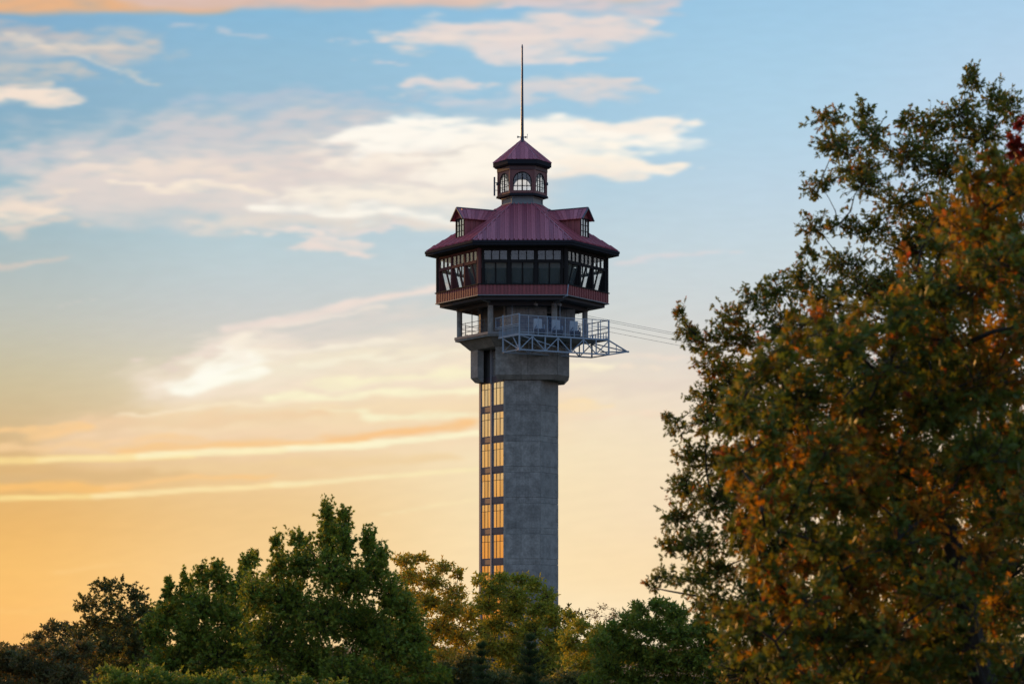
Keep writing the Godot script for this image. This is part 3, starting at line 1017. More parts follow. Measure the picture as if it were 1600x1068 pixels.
func make_dormer(t: Node, k: int):
	var d0 := 111.0         # gable wall
	var hw := 14.0          # half width of the walls
	var eave := 661.0
	var ridge := 676.0
	# the roof falls one unit for every 1.457 outwards
	var at_d := func(h: float) -> float: return 129.9 - (h - 617.0) * 101.76 / 70.0
	var base := 617.0 + (129.9 - d0) * 70.0 / 101.76
	var dorm := part("dormer", t)
	# cheeks, board by board
	for side in [-1.0, 1.0]:
		var d_end: float = at_d.call(eave)
		var n := 9
		var step: float = (d0 - d_end) / n
		for i in n:
			var b := stool()
			var da := d0 - i * step
			var db := d0 - (i + 1) * step + 0.25
			var ha := 617.0 + (129.9 - da) * 70.0 / 101.76
			var hb := 617.0 + (129.9 - db) * 70.0 / 101.76
			var prow := 0.35 if i % 2 == 0 else 0.0
			var o: float = side * (hw + prow)
			var q: float = side * (hw - 1.6)
			prism(b, [P(k, o, ha, da), P(k, o, hb, db), P(k, o, eave, db), P(k, o, eave, da)], [P(k, q, ha, da), P(k, q, hb, db), P(k, q, eave, db), P(k, q, eave, da)])
			obj("side_board", b, M["cladding_%d" % (i % 2)], dorm)
	# gable above the window
	var gb := stool()
	prism(gb, [P(k, -hw, eave, d0), P(k, hw, eave, d0), P(k, 0, ridge, d0)], [P(k, -hw, eave, d0 - 1.6), P(k, hw, eave, d0 - 1.6), P(k, 0, ridge, d0 - 1.6)])
	obj("gable", gb, M.cladding_0, dorm)
	# window
	var f := stool()
	for u in [-hw + 0.1, hw - 2.7]:
		fbox(f, k, u, u + 2.6, base, eave, d0 - 1.6, d0 + 0.5)
	fbox(f, k, -hw + 2.7, hw - 2.7, base, base + 2.0, d0 - 1.6, d0 + 0.6)
	fbox(f, k, -hw + 2.7, hw - 2.7, eave - 2.0, eave, d0 - 1.6, d0 + 0.4)
	var span := 2 * hw - 5.4
	for i in [1, 2]:
		var u: float = -hw + 2.7 + span * i / 3.0
		fbox(f, k, u - 0.9, u + 0.9, base + 2, eave - 2, d0 - 1.4, d0 + 0.2)
	for i in [1, 2]:
		var h: float = base + 2 + (eave - 4 - base) * i / 3.0
		fbox(f, k, -hw + 2.7, hw - 2.7, h - 0.4, h + 0.4, d0 - 1.3, d0 + 0.1)
	obj("window_frame", f, M.dark_frame, dorm)
	for i in 3:
		for j in 3:
			var p := stool()
			var u: float = -hw + 2.7 + span * i / 3.0
			var h: float = base + 2 + (eave - 4 - base) * j / 3.0
			fbox(p, k, u + 0.9, u + span / 3.0 - 0.9, h + 0.4, h + (eave - 4 - base) / 3.0 - 0.4, d0 - 0.9, d0 - 0.6)
			obj("pane", p, M.dormer_pane, dorm)
	# roof sheets, cut where they meet the main roof
	var over := d0 + 6.0
	for side in [-1.0, 1.0]:
		var n := 9
		var low_u: float = side * (hw + 4.5)
		var low_h := eave - 3.2
		var d_ridge: float = at_d.call(ridge)
		var d_low: float = at_d.call(low_h) - 1.0
		for i in n:
			var r := stool()
			var fa := float(i) / n
			var fb := (i + 0.96) / n
			var ra := lerpf(over, d_ridge - 2.0, fa)
			var rb := lerpf(over, d_ridge - 2.0, fb)
			var la := lerpf(over, d_low, fa)
			var lb := lerpf(over, d_low, fb)
			prism(r, [P(k, 0, ridge, ra), P(k, 0, ridge, rb), P(k, low_u, low_h, lb), P(k, low_u, low_h, la)],
				[P(k, 0, ridge + 0.9, ra), P(k, 0, ridge + 0.9, rb), P(k, low_u + side * 0.2, low_h + 0.9, lb), P(k, low_u + side * 0.2, low_h + 0.9, la)])
			# seam
			prism(r, [P(k, 0, ridge + 0.9, ra), P(k, 0, ridge + 0.9, ra - 0.8), P(k, low_u, low_h + 0.9, la - 0.8), P(k, low_u, low_h + 0.9, la)],
				[P(k, 0, ridge + 1.8, ra), P(k, 0, ridge + 1.8, ra - 0.8), P(k, low_u, low_h + 1.8, la - 0.8), P(k, low_u, low_h + 1.8, la)])
			obj("roof_panel", r, M["red_metal_%d" % (i % 3)], dorm)
	var cap := stool()
	bar(cap, P(k, 0, ridge + 1.4, over + 0.3), P(k, 0, ridge + 1.4, at_d.call(ridge + 2.0)), 1.6 * S)
	for side in [-1.0, 1.0]:
		bar(cap, P(k, 0, ridge + 0.6, over + 0.4), P(k, side * (hw + 4.9), eave - 3.0, over + 0.4), 1.8 * S)
	obj("ridge_trim", cap, M.lead_dark, dorm)

func make_cupola(t: Node):
	# neck
	var nk := stool()
	prism(nk, hexagon(31.5, 686.6), hexagon(31.5, 700.0))
	ring(nk, 33.5, 31.4, 687.5, 690.0)
	ring(nk, 33.0, 31.4, 697.6, 699.8)
	for k in 6:
		for u in [-15.0, 0.0, 15.0]:
			if u != 0.0:
				fbox(nk, k, u - 0.9, u + 0.9, 690, 697.6, 27.2, 28.2)
	obj("cupola_neck", nk, M.lead_grey, t)
	var cup := part("cupola", t)
	var fl := stool()
	prism(fl, hexagon(41, 700.1), hexagon(40.2, 703.4))
	obj("base_ledge", fl, M.fascia, cup)
	var head := stool()
	prism(head, hexagon(39.6, 740.2), hexagon(39.6, 746.0))
	obj("head_beam", head, M.cupola_dark, cup)
	var a := 38.0 * 0.866
	for k in 6:
		# wall with an arched opening
		var w := stool()
		var half := 18.9
		var ow := 14.6            # half width of the opening
		var sill := 708.0
		var spring := 722.5
		var d1 := a
		var d0 := a - 2.2
		fbox(w, k, -half, half, 703.5, sill, d0, d1)
		fbox(w, k, -half, -ow, sill, 740, d0, d1)
		fbox(w, k, ow, half, sill, 740, d0, d1)
		var n := 10
		for i in n:
			var w0 := PI * i / n
			var w1 := PI * (i + 1) / n
			var x0 := -cos(w0) * ow
			var x1 := -cos(w1) * ow
			var y0 := spring + sin(w0) * ow
			var y1 := spring + sin(w1) * ow
			prism(w, [P(k, x0, y0, d1), P(k, x1, y1, d1), P(k, x1, y1, d0), P(k, x0, y0, d0)], [P(k, x0, 740, d1), P(k, x1, 740, d1), P(k, x1, 740, d0), P(k, x0, 740, d0)])
		# trim boards
		fbox(w, k, -half, half, 704.0, 705.6, d1, d1 + 0.6)
		fbox(w, k, -half, -half + 2.0, 705.6, 739.5, d1, d1 + 0.5)
		fbox(w, k, half - 2.0, half, 705.6, 739.5, d1, d1 + 0.5)
		obj("wall_panel", w, M.cupola_red, cup)
		var f := stool()
		for i in n:
			var w0 := PI * i / n
			var w1 := PI * (i + 1) / n
			for rr in [ow]:
				var p0 := Vector2(-cos(w0), sin(w0))
				var p1 := Vector2(-cos(w1), sin(w1))
				prism(f, [P(k, p0.x * ow, spring + p0.y * ow, d1 - 0.4), P(k, p1.x * ow, spring + p1.y * ow, d1 - 0.4), P(k, p1.x * (ow - 1.5), spring + p1.y * (ow - 1.5), d1 - 0.4), P(k, p0.x * (ow - 1.5), spring + p0.y * (ow - 1.5), d1 - 0.4)],
					[P(k, p0.x * ow, spring + p0.y * ow, d0 + 0.2), P(k, p1.x * ow, spring + p1.y * ow, d0 + 0.2), P(k, p1.x * (ow - 1.5), spring + p1.y * (ow - 1.5), d0 + 0.2), P(k, p0.x * (ow - 1.5), spring + p0.y * (ow - 1.5), d0 + 0.2)])
		for x in [-ow, ow - 1.3]:
			fbox(f, k, x, x + 1.3, sill, spring, d0 + 0.2, d1 - 0.4)
		fbox(f, k, -1.0, 1.0, sill, spring + ow - 1, d0 + 0.3, d1 - 0.5)
		for x in [-7.2, 7.2]:
			fbox(f, k, x - 0.5, x + 0.5, sill, spring + sqrt(ow * ow - x * x) - 0.8, d0 + 0.5, d1 - 0.7)
		for h in [715.5, 724.5]:
			fbox(f, k, -ow + 1, ow - 1, h - 0.35, h + 0.35, d0 + 0.6, d1 - 0.9)
		obj("arched_frame", f, M.dark_frame, cup)
		var g := stool()
		var pl := []
		var ph := []
		pl.append(P(k, -ow + 0.4, sill, d0 + 1.0))
		ph.append(P(k, -ow + 0.4, sill, d0 + 1.2))
		for i in n + 1:
			var w0 := PI * i / n
			pl.append(P(k, -cos(w0) * (ow - 0.3), spring + sin(w0) * (ow - 0.3), d0 + 1.0))
			ph.append(P(k, -cos(w0) * (ow - 0.3), spring + sin(w0) * (ow - 0.3), d0 + 1.2))
		pl.append(P(k, ow - 0.4, sill, d0 + 1.0))
		ph.append(P(k, ow - 0.4, sill, d0 + 1.2))
		prism(g, pl, ph)
		obj("pane", g, M.glass, cup)
	for k in 6:
		var w := PI / 3.0 * k + PI / 6.0
		var c := stool()
		tube(c, V(sin(w) * 37.6, 703.5, cos(w) * 37.6), V(sin(w) * 37.6, 740.1, cos(w) * 37.6), 1.5 * S, 1.5 * S, 6)
		obj("corner_post", c, M.cupola_red, cup)
	# eaves and roof
	var ev := stool()
	prism(ev, hexagon(42.5, 746.2), hexagon(44.5, 748.6))
	ring(ev, 45.6, 40.0, 748.4, 755.2)
	obj("cupola_eaves", ev, M.fascia, t)
	var rc := stool()
	prism(rc, hexagon(44.6, 754.4), hexagon(2.0, 789.6))
	var roof := obj("cupola_roof", rc, M.fascia, t)
	for k in 6:
		seam_roof(roof, k, 46 * 0.866, 755, 2.2 * 0.866, 790.4, 7, 0.0, 0.7)
		var w := PI / 3.0 * k + PI / 6.0
		var hip := stool()
		tube(hip, V(sin(w) * 46, 755.6, cos(w) * 46), V(sin(w) * 2.2, 791, cos(w) * 2.2), 0.8 * S, 0.8 * S, 6)
		obj("hip_cap", hip, M.hip_metal, roof)
	# spire
	var sp := stool()
	tube(sp, V(0, 788, 0), V(0, 797, 0), 3.6 * S, 2.4 * S, 10)
	tube(sp, V(0, 797, 0), V(0, 850, 0), 2.5 * S, 1.9 * S, 10)
	tube(sp, V(0, 850, 0), V(0, 936, 0), 1.9 * S, 1.2 * S, 10)
	tube(sp, V(0, 936, 0), V(0, 941, 0), 1.5 * S, 0.5 * S, 10)
	var spire := obj("spire", sp, M.spire_metal, t)
	var arms := stool()
	for w in [0.2, 2.3, 4.4]:
		var p := V(sin(w) * 7.0, 796.5, cos(w) * 7.0)
		bar(arms, V(0, 796, 0), p, 1.2 * S)
		tube(arms, p - Vector3(0, 1.2 * S, 0), p + Vector3(0, 1.6 * S, 0), 1.1 * S, 0.9 * S, 8)
	bar(arms, V(-7, 796, 0), V(7.5, 796, 0), 1.2 * S)
	tube(arms, V(-7, 794.8, 0), V(-7, 797.8, 0), 1.1 * S, 0.8 * S, 8)
	bar(arms, V(7.5, 793, 0), V(8.2, 801, 0), 0.7 * S)
	obj("lightning_arm", arms, M.spire_metal, spire)
	# aerial on its bracket, and two small lamps at the cupola's corners
	var ae := stool()
	box(ae, V(-43.4, 718.0, 6.0), Vector3(2.6, 29.0, 3.4) * S)
	bar(ae, V(-43, 724, 6), V(-36, 724, 4), 0.8 * S)
	bar(ae, V(-43, 712, 6), V(-36, 712, 4), 0.8 * S)
	obj("panel_aerial", ae, M.spire_metal, t)
	for x in [-1.0, 1.0]:
		var lm := stool()
		box(lm, V(x * 39.2, 722.5, 1.5), Vector3(2.6, 4.2, 3.0) * S)
		bar(lm, V(x * 36.8, 722.5, 1.5), V(x * 39, 722.5, 1.5), 0.8 * S)
		obj("wall_fitting", lm, M.spire_metal, t)

# ------------------------------------------------------------------ launch platform and cables
# The platform lies along e1 (right and away) and e2 (towards the viewer), hung in front of the open deck.
const PX := -4.8
const PZ := 150.0
func Q(s: float, w: float, h: float) -> Vector3:
	# s along the front edge from the near corner, w inwards from that edge
	return V(PX + s * 0.8660254 - w * 0.5, h, PZ - s * 0.5 - w * 0.8660254)

func qbox(st: SurfaceTool, s0, s1, w0, w1, h0, h1):
	prism(st, [Q(s0, w0, h0), Q(s1, w0, h0), Q(s1, w1, h0), Q(s0, w1, h0)], [Q(s0, w0, h1), Q(s1, w0, h1), Q(s1, w1, h1), Q(s0, w1, h1)])

func make_platform():
	var t := thing("launch_platform", "blue steel launch platform with railings and truss hung on the tower", "platform", TOWER_AT)
	var L := 159.0
	var W := 62.0
	var floor_h := 473.0
	var low := 449.0
	var fl := stool()
	qbox(fl, 1, L - 1, 1, W, floor_h - 2.4, floor_h)
	obj("floor_grating", fl, M.steel, t)
	for side in [0.0, W]:
		var c := stool()
		bar(c, Q(0, side, floor_h - 1.2), Q(L, side, floor_h - 1.2), 2.50 * S)
		obj("edge_beam", c, M.steel, t)
	for s in [0.0, L]:
		var c := stool()
		bar(c, Q(s, 0, floor_h - 1.4), Q(s, W, floor_h - 1.4), 2.30 * S)
		obj("edge_beam", c, M.steel, t)
	# trusses below, one along each long edge
	for side in [0.0, W * 0.8]:
		var near: bool = side == 0.0
		var tr := part("truss", t)
		var c := stool()
		bar(c, Q(0, side, low), Q(L, side, low), 2.09 * S)
		obj("bottom_chord", c, M.steel, tr)
		var n := 7
		for i in n + 1:
			var s := L * i / n
			var p := stool()
			bar(p, Q(s, side, low), Q(s, side, floor_h - 2), 2.0 * S if i % 7 != 0 else 2.71 * S)
			obj("vertical", p, M.steel, tr)
			if i < n:
				var d := stool()
				var up := i % 2 == 0
				bar(d, Q(s, side, low if up else floor_h - 3), Q(s + L / n, side, floor_h - 3 if up else low), 1.36 * S)
				obj("diagonal", d, M.steel, tr)
	# cross members and the long raking struts
	for s in [0.0, L * 0.29, L * 0.57, L]:
		var c := stool()
		bar(c, Q(s, 0, low), Q(s, W * 0.8, low), 1.57 * S)
		bar(c, Q(s, 0, low), Q(s, W * 0.8, floor_h - 3), 1.36 * S)
		obj("cross_brace", c, M.steel, t)
	for w in [0.0, W * 0.4]:
		var c := stool()
		bar(c, Q(0, w, floor_h - 2), Q(L * 0.42, w + 6, low + 8), 1.67 * S)
		obj("raking_strut", c, M.steel, t)
	# pointed boom beyond the far end
	var boom := part("boom", t)
	var tip := Q(L + 38, 6, 456)
	for q in [[0.0, floor_h - 2], [0.0, low], [W * 0.8, floor_h - 2], [W * 0.8, low], [W * 0.4, low + 6]]:
		var c := stool()
		bar(c, Q(L, q[0], q[1]), tip, 1.77 * S)
		obj("strut", c, M.steel, boom)
	for f in [0.4, 0.72]:
		var c := stool()
		var a := Q(L, 0, floor_h - 2).lerp(tip, f)
		var b := Q(L, 0, low).lerp(tip, f)
		var e := Q(L, W * 0.8, low).lerp(tip, f)
		bar(c, a, b, 1.15 * S)
		bar(c, b, e, 1.15 * S)
		obj("brace", c, M.steel, boom)
	var tc := stool()
	box(tc, tip, Vector3(5, 2.4, 3) * S)
	obj("tip_plate", tc, M.steel, boom)
	# left railing: pale tubes, screen above, balusters below
	var rl := part("side_railing", t)
	var rail_top := 503.0
	var wl := 74.0
	for h in [rail_top, 488.0, 485.5, 473.2]:
		var c := stool()
		bar(c, Q(0, 0, h), Q(0, wl if h > 480 else 62.0, h), (1.5 if h == rail_top else 1.3) * S)
		obj("rail", c, M.steel, rl)
	for w in [0.0, 50.0]:
		var c := stool()
		bar(c, Q(0, w, 447.0 if w == 0.0 else 470.0), Q(0, w, rail_top + (0.5 if w == 0.0 else 2.5)), 2.19 * S)
		obj("post", c, M.steel, rl)
	for w in [24.0, 72.0]:
		var c := stool()
		bar(c, Q(0, w, 488), Q(0, w, rail_top), 1.04 * S)
		obj("post", c, M.steel, rl)
	for i in 15:
		var c := stool()
		var w := 4.0 + i * 4.1
		bar(c, Q(0, w, 473.6), Q(0, w, 485.5), 0.94 * S)
		obj("baluster", c, M.steel, rl)
	for k in 3:
		var p := stool()
		qbox(p, -0.15, 0.15, 1.2 + k * 24.0, 23.5 + k * 24.0, 488.8, 502.2)
		obj("screen_panel", p, M.screen_glass, rl)
	var brace := stool()
	bar(brace, Q(0, 20, floor_h - 2), Q(0, 0, low), 1.36 * S)
	obj("knee_brace", brace, M.steel, rl)
	# front: glazed gates between slim posts
	var fr := part("front_railing", t)
	var posts := [0.0, 16.0, 33.0, 49.0, 65.0, 81.0, 97.0, 113.0, 129.0, 144.0, L]
	for i in posts.size():
		var c := stool()
		var s: float = posts[i]
		bar(c, Q(s, 0, floor_h if i < 10 else low), Q(s, 0, 502.0), (1.3 if i < 10 else 2.6) * S)
		obj("post", c, M.steel, fr)
		if i < posts.size() - 1:
			var e: float = posts[i + 1]
			for h in [501.5, 491.0, 476.0]:
				if h > 495 or h < 480 or i >= 8:
					var r := stool()
					bar(r, Q(s, 0, h), Q(e, 0, h), 0.94 * S)
					obj("rail", r, M.steel, fr)
			if i < 8:
				var p := stool()
				qbox(p, s + 1.0, e - 1.0, -0.15, 0.15, 477.2, 500.6)
				obj("screen_panel", p, M.screen_glass, fr)
	# far end railing with short balusters
	var er := part("end_railing", t)
	for h in [502.0, 490.0, 483.5, 474.5]:
		var c := stool()
		bar(c, Q(L, 0, h), Q(L, W, h), 1.25 * S)
		obj("rail", c, M.steel, er)
	for i in 9:
		var c := stool()
		var w := i * W / 8.0
		bar(c, Q(L, w, 473), Q(L, w, 502 if i % 4 == 0 else 483.5), (2.0 if i % 4 == 0 else 1.3) * S)
		obj("baluster", c, M.steel, er)
	# hanger rods up to the glazed deck
	for q in [[22.0, 60.0], [86.0, 24.0]]:
		var c := stool()
		var a := Q(q[0], q[1], floor_h)
		bar(c, a, Vector3(a.x, V(0, 529.0, 0).y, a.z), 0.73 * S)
		obj("hanger_rod", c, M.steel, t)
	# ride seats waiting behind the gates
	var spots := [41.0, 73.0, 105.0]
	var names := ["black ride seat on the launch platform nearest its pale side railing", "middle black ride seat of three on the launch platform", "black ride seat on the launch platform nearest the pointed boom"]
	for i in 3:
		var s: float = spots[i]
		var seat := thing("ride_seat", names[i], "seat", TOWER_AT, "ride seats on the launch platform")
		var b := stool()
		qbox(b, s - 7, s + 7, 5, 14, 476.0, 483.0)
		qbox(b, s - 6, s + 6, 6, 13, 473.0, 476.0)
		obj("seat_pan", b, M.seat_black, seat)
		var k := stool()
		qbox(k, s - 7, s + 7, 14, 16, 478, 499)
		obj("backrest", k, M.seat_pale, seat)
		for e in [-6.4, 6.4]:
			var c := stool()
			bar(c, Q(s + e, 14, 483), Q(s + e, 6, 489), 1.25 * S)
			bar(c, Q(s + e, 6, 489), Q(s + e, 5.5, 483), 1.25 * S)
			obj("arm", c, M.steel, seat)

func make_cables():
	# four parallel lines that run from under the glazed deck out to the right and down the hill
	var starts := [Vector3(30, 528.4, 24), Vector3(44, 525.0, 4), Vector3(58, 516.5, -16), Vector3(70, 509, -36)]
	var notes := ["thin steel cable from the tower, uppermost of four", "thin steel cable from the tower, second from the top of four", "thin steel cable from the tower, second from the bottom of four", "thin steel cable from the tower, lowest of four"]
	for i in 4:
		var st := SurfaceTool.new()
		st.begin(Mesh.PRIMITIVE_TRIANGLES)
		st.set_smooth_group(-1)
		var a := V(starts[i].x, starts[i].y, starts[i].z)
		var n := 40
		var prev := a
		for k in range(1, n + 1):
			var f := float(k) / n
			var run := f * 420.0
			var p := a + Vector3(0.8660254 * run, -run * 0.088 + run * (run - 420.0) * 0.00006, -0.5 * run)
			tube(st, prev, p, 0.018, 0.018, 5)
			prev = p
		var c := obj("zip_line_cable", st, M.cable)
		c.position = TOWER_AT
		tag(c, notes[i], "cable", "cables running out from the tower")

# ------------------------------------------------------------------ trees
# Leaf blades: y runs from stalk to tip, length 1.
func blade(outline: Array, fold: float, curl: float) -> ArrayMesh:
	# outline: right half of the blade as (x, y), stalk first; the left half mirrors it
	var st := SurfaceTool.new()
	st.begin(Mesh.PRIMITIVE_TRIANGLES)
	st.set_smooth_group(-1)
	var bend := func(x: float, y: float) -> Vector3: return Vector3(x, y, -absf(x) * fold - y * y * curl)
	for side in [-1.0, 1.0]:
		for i in outline.size() - 1:
			var a: Vector2 = outline[i]
			var b: Vector2 = outline[i + 1]
			var pa: Vector3 = bend.call(a.x * side, a.y)
			var pb: Vector3 = bend.call(b.x * side, b.y)
			var ma: Vector3 = bend.call(0.0, a.y * 0.9)
			var mb: Vector3 = bend.call(0.0, b.y * 0.9)
			st.add_vertex(ma)
			st.add_vertex(pa)
			st.add_vertex(pb)
			st.add_vertex(ma)
			st.add_vertex(pb)
			st.add_vertex(mb)
	st.generate_normals()
	return st.commit()

var oak_leaf: ArrayMesh
var star_leaf: ArrayMesh
var small_leaf: ArrayMesh
var needle_tuft: ArrayMesh

func make_blades():
	oak_leaf = blade([Vector2(0.012, -0.12), Vector2(0.015, 0.06), Vector2(0.20, 0.20), Vector2(0.07, 0.30), Vector2(0.34, 0.50), Vector2(0.09, 0.56), Vector2(0.27, 0.78), Vector2(0.08, 0.78), Vector2(0.0, 1.0)], 0.28, 0.16)
	star_leaf = blade([Vector2(0.01, -0.2), Vector2(0.02, 0.05), Vector2(0.40, 0.12), Vector2(0.20, 0.36), Vector2(0.44, 0.66), Vector2(0.13, 0.56), Vector2(0.0, 1.0)], 0.25, 0.2)
	small_leaf = blade([Vector2(0.01, 0.0), Vector2(0.24, 0.38), Vector2(0.0, 1.0)], 0.3, 0.15)
	var st := SurfaceTool.new()
	st.begin(Mesh.PRIMITIVE_TRIANGLES)
	st.set_smooth_group(-1)
	var r := RandomNumberGenerator.new()
	r.seed = 3
	for i in 16:
		var d := Vector3(r.randf_range(-0.7, 0.7), 1.0, r.randf_range(-0.7, 0.7)).normalized()
		var w := d.cross(Vector3(r.randf_range(-1, 1), r.randf_range(-1, 1), r.randf_range(-1, 1))).normalized() * 0.022
		var o := Vector3(0, r.randf_range(0.0, 0.35), 0)
		st.add_vertex(o - w)
		st.add_vertex(o + w)
		st.add_vertex(o + d * r.randf_range(0.7, 1.0))
	st.generate_normals()
	needle_tuft = st.commit()

func pick(r: RandomNumberGenerator, tones: Array) -> Color:
	# tones: [weight, r, g, b] in linear light
	var total := 0.0
	for q in tones:
		total += q[0]
	var x := r.randf() * total
	for q in tones:
		x -= q[0]
		if x <= 0.0:
			var v := r.randf_range(0.72, 1.28)
			return Color(q[1] * v * r.randf_range(0.9, 1.1), q[2] * v, q[3] * v * r.randf_range(0.85, 1.15))
	return Color(0.05, 0.07, 0.02)

const OAK_GREEN := [[5, 0.130, 0.160, 0.034], [4, 0.09, 0.13, 0.034], [2, 0.22, 0.19, 0.034], [1.0, 0.40, 0.18, 0.03]]
const OAK_AMBER := [[6, 0.135, 0.165, 0.024], [4, 0.19, 0.185, 0.020], [2.3, 0.34, 0.21, 0.016], [1.2, 0.54, 0.20, 0.012], [0.6, 0.50, 0.08, 0.02], [2.5, 0.085, 0.12, 0.022]]
const OAK_DEEP := [[5, 0.085, 0.125, 0.026], [4, 0.12, 0.155, 0.026], [1.5, 0.20, 0.18, 0.022], [0.4, 0.45, 0.16, 0.014]]
const OAK_RUST := [[4, 0.42, 0.175, 0.014], [4, 0.34, 0.20, 0.016], [1.3, 0.46, 0.09, 0.018], [3, 0.16, 0.16, 0.022]]
const OAK_RED := [[5, 0.20, 0.022, 0.020], [3, 0.28, 0.06, 0.02], [1, 0.10, 0.07, 0.02]]
const GUM_GREEN := [[6, 0.20, 0.27, 0.036], [4, 0.14, 0.215, 0.034], [2.5, 0.30, 0.33, 0.045], [0.6, 0.40, 0.28, 0.035]]
const OLIVE := [[5, 0.135, 0.145, 0.045], [3, 0.10, 0.115, 0.042], [2, 0.20, 0.165, 0.045]]
const DULL := [[5, 0.155, 0.130, 0.050], [4, 0.125, 0.135, 0.048], [2, 0.22, 0.14, 0.045]]
const GOLD := [[5, 0.50, 0.36, 0.036], [4, 0.40, 0.34, 0.04], [3, 0.25, 0.27, 0.042], [1.5, 0.58, 0.31, 0.03]]
const GOLD_GREEN := [[5, 0.33, 0.33, 0.038], [4, 0.44, 0.36, 0.04], [3, 0.21, 0.26, 0.04]]
const SHRUB_GREEN := [[6, 0.19, 0.255, 0.036], [4, 0.135, 0.20, 0.034], [2.5, 0.32, 0.32, 0.042], [0.5, 0.44, 0.27, 0.04]]
const PINE := [[5, 0.05, 0.082, 0.032], [4, 0.065, 0.10, 0.036], [2, 0.085, 0.12, 0.04]]
const ROSY := [[4, 0.24, 0.12, 0.06], [3, 0.18, 0.108, 0.048], [2, 0.12, 0.108, 0.036]]

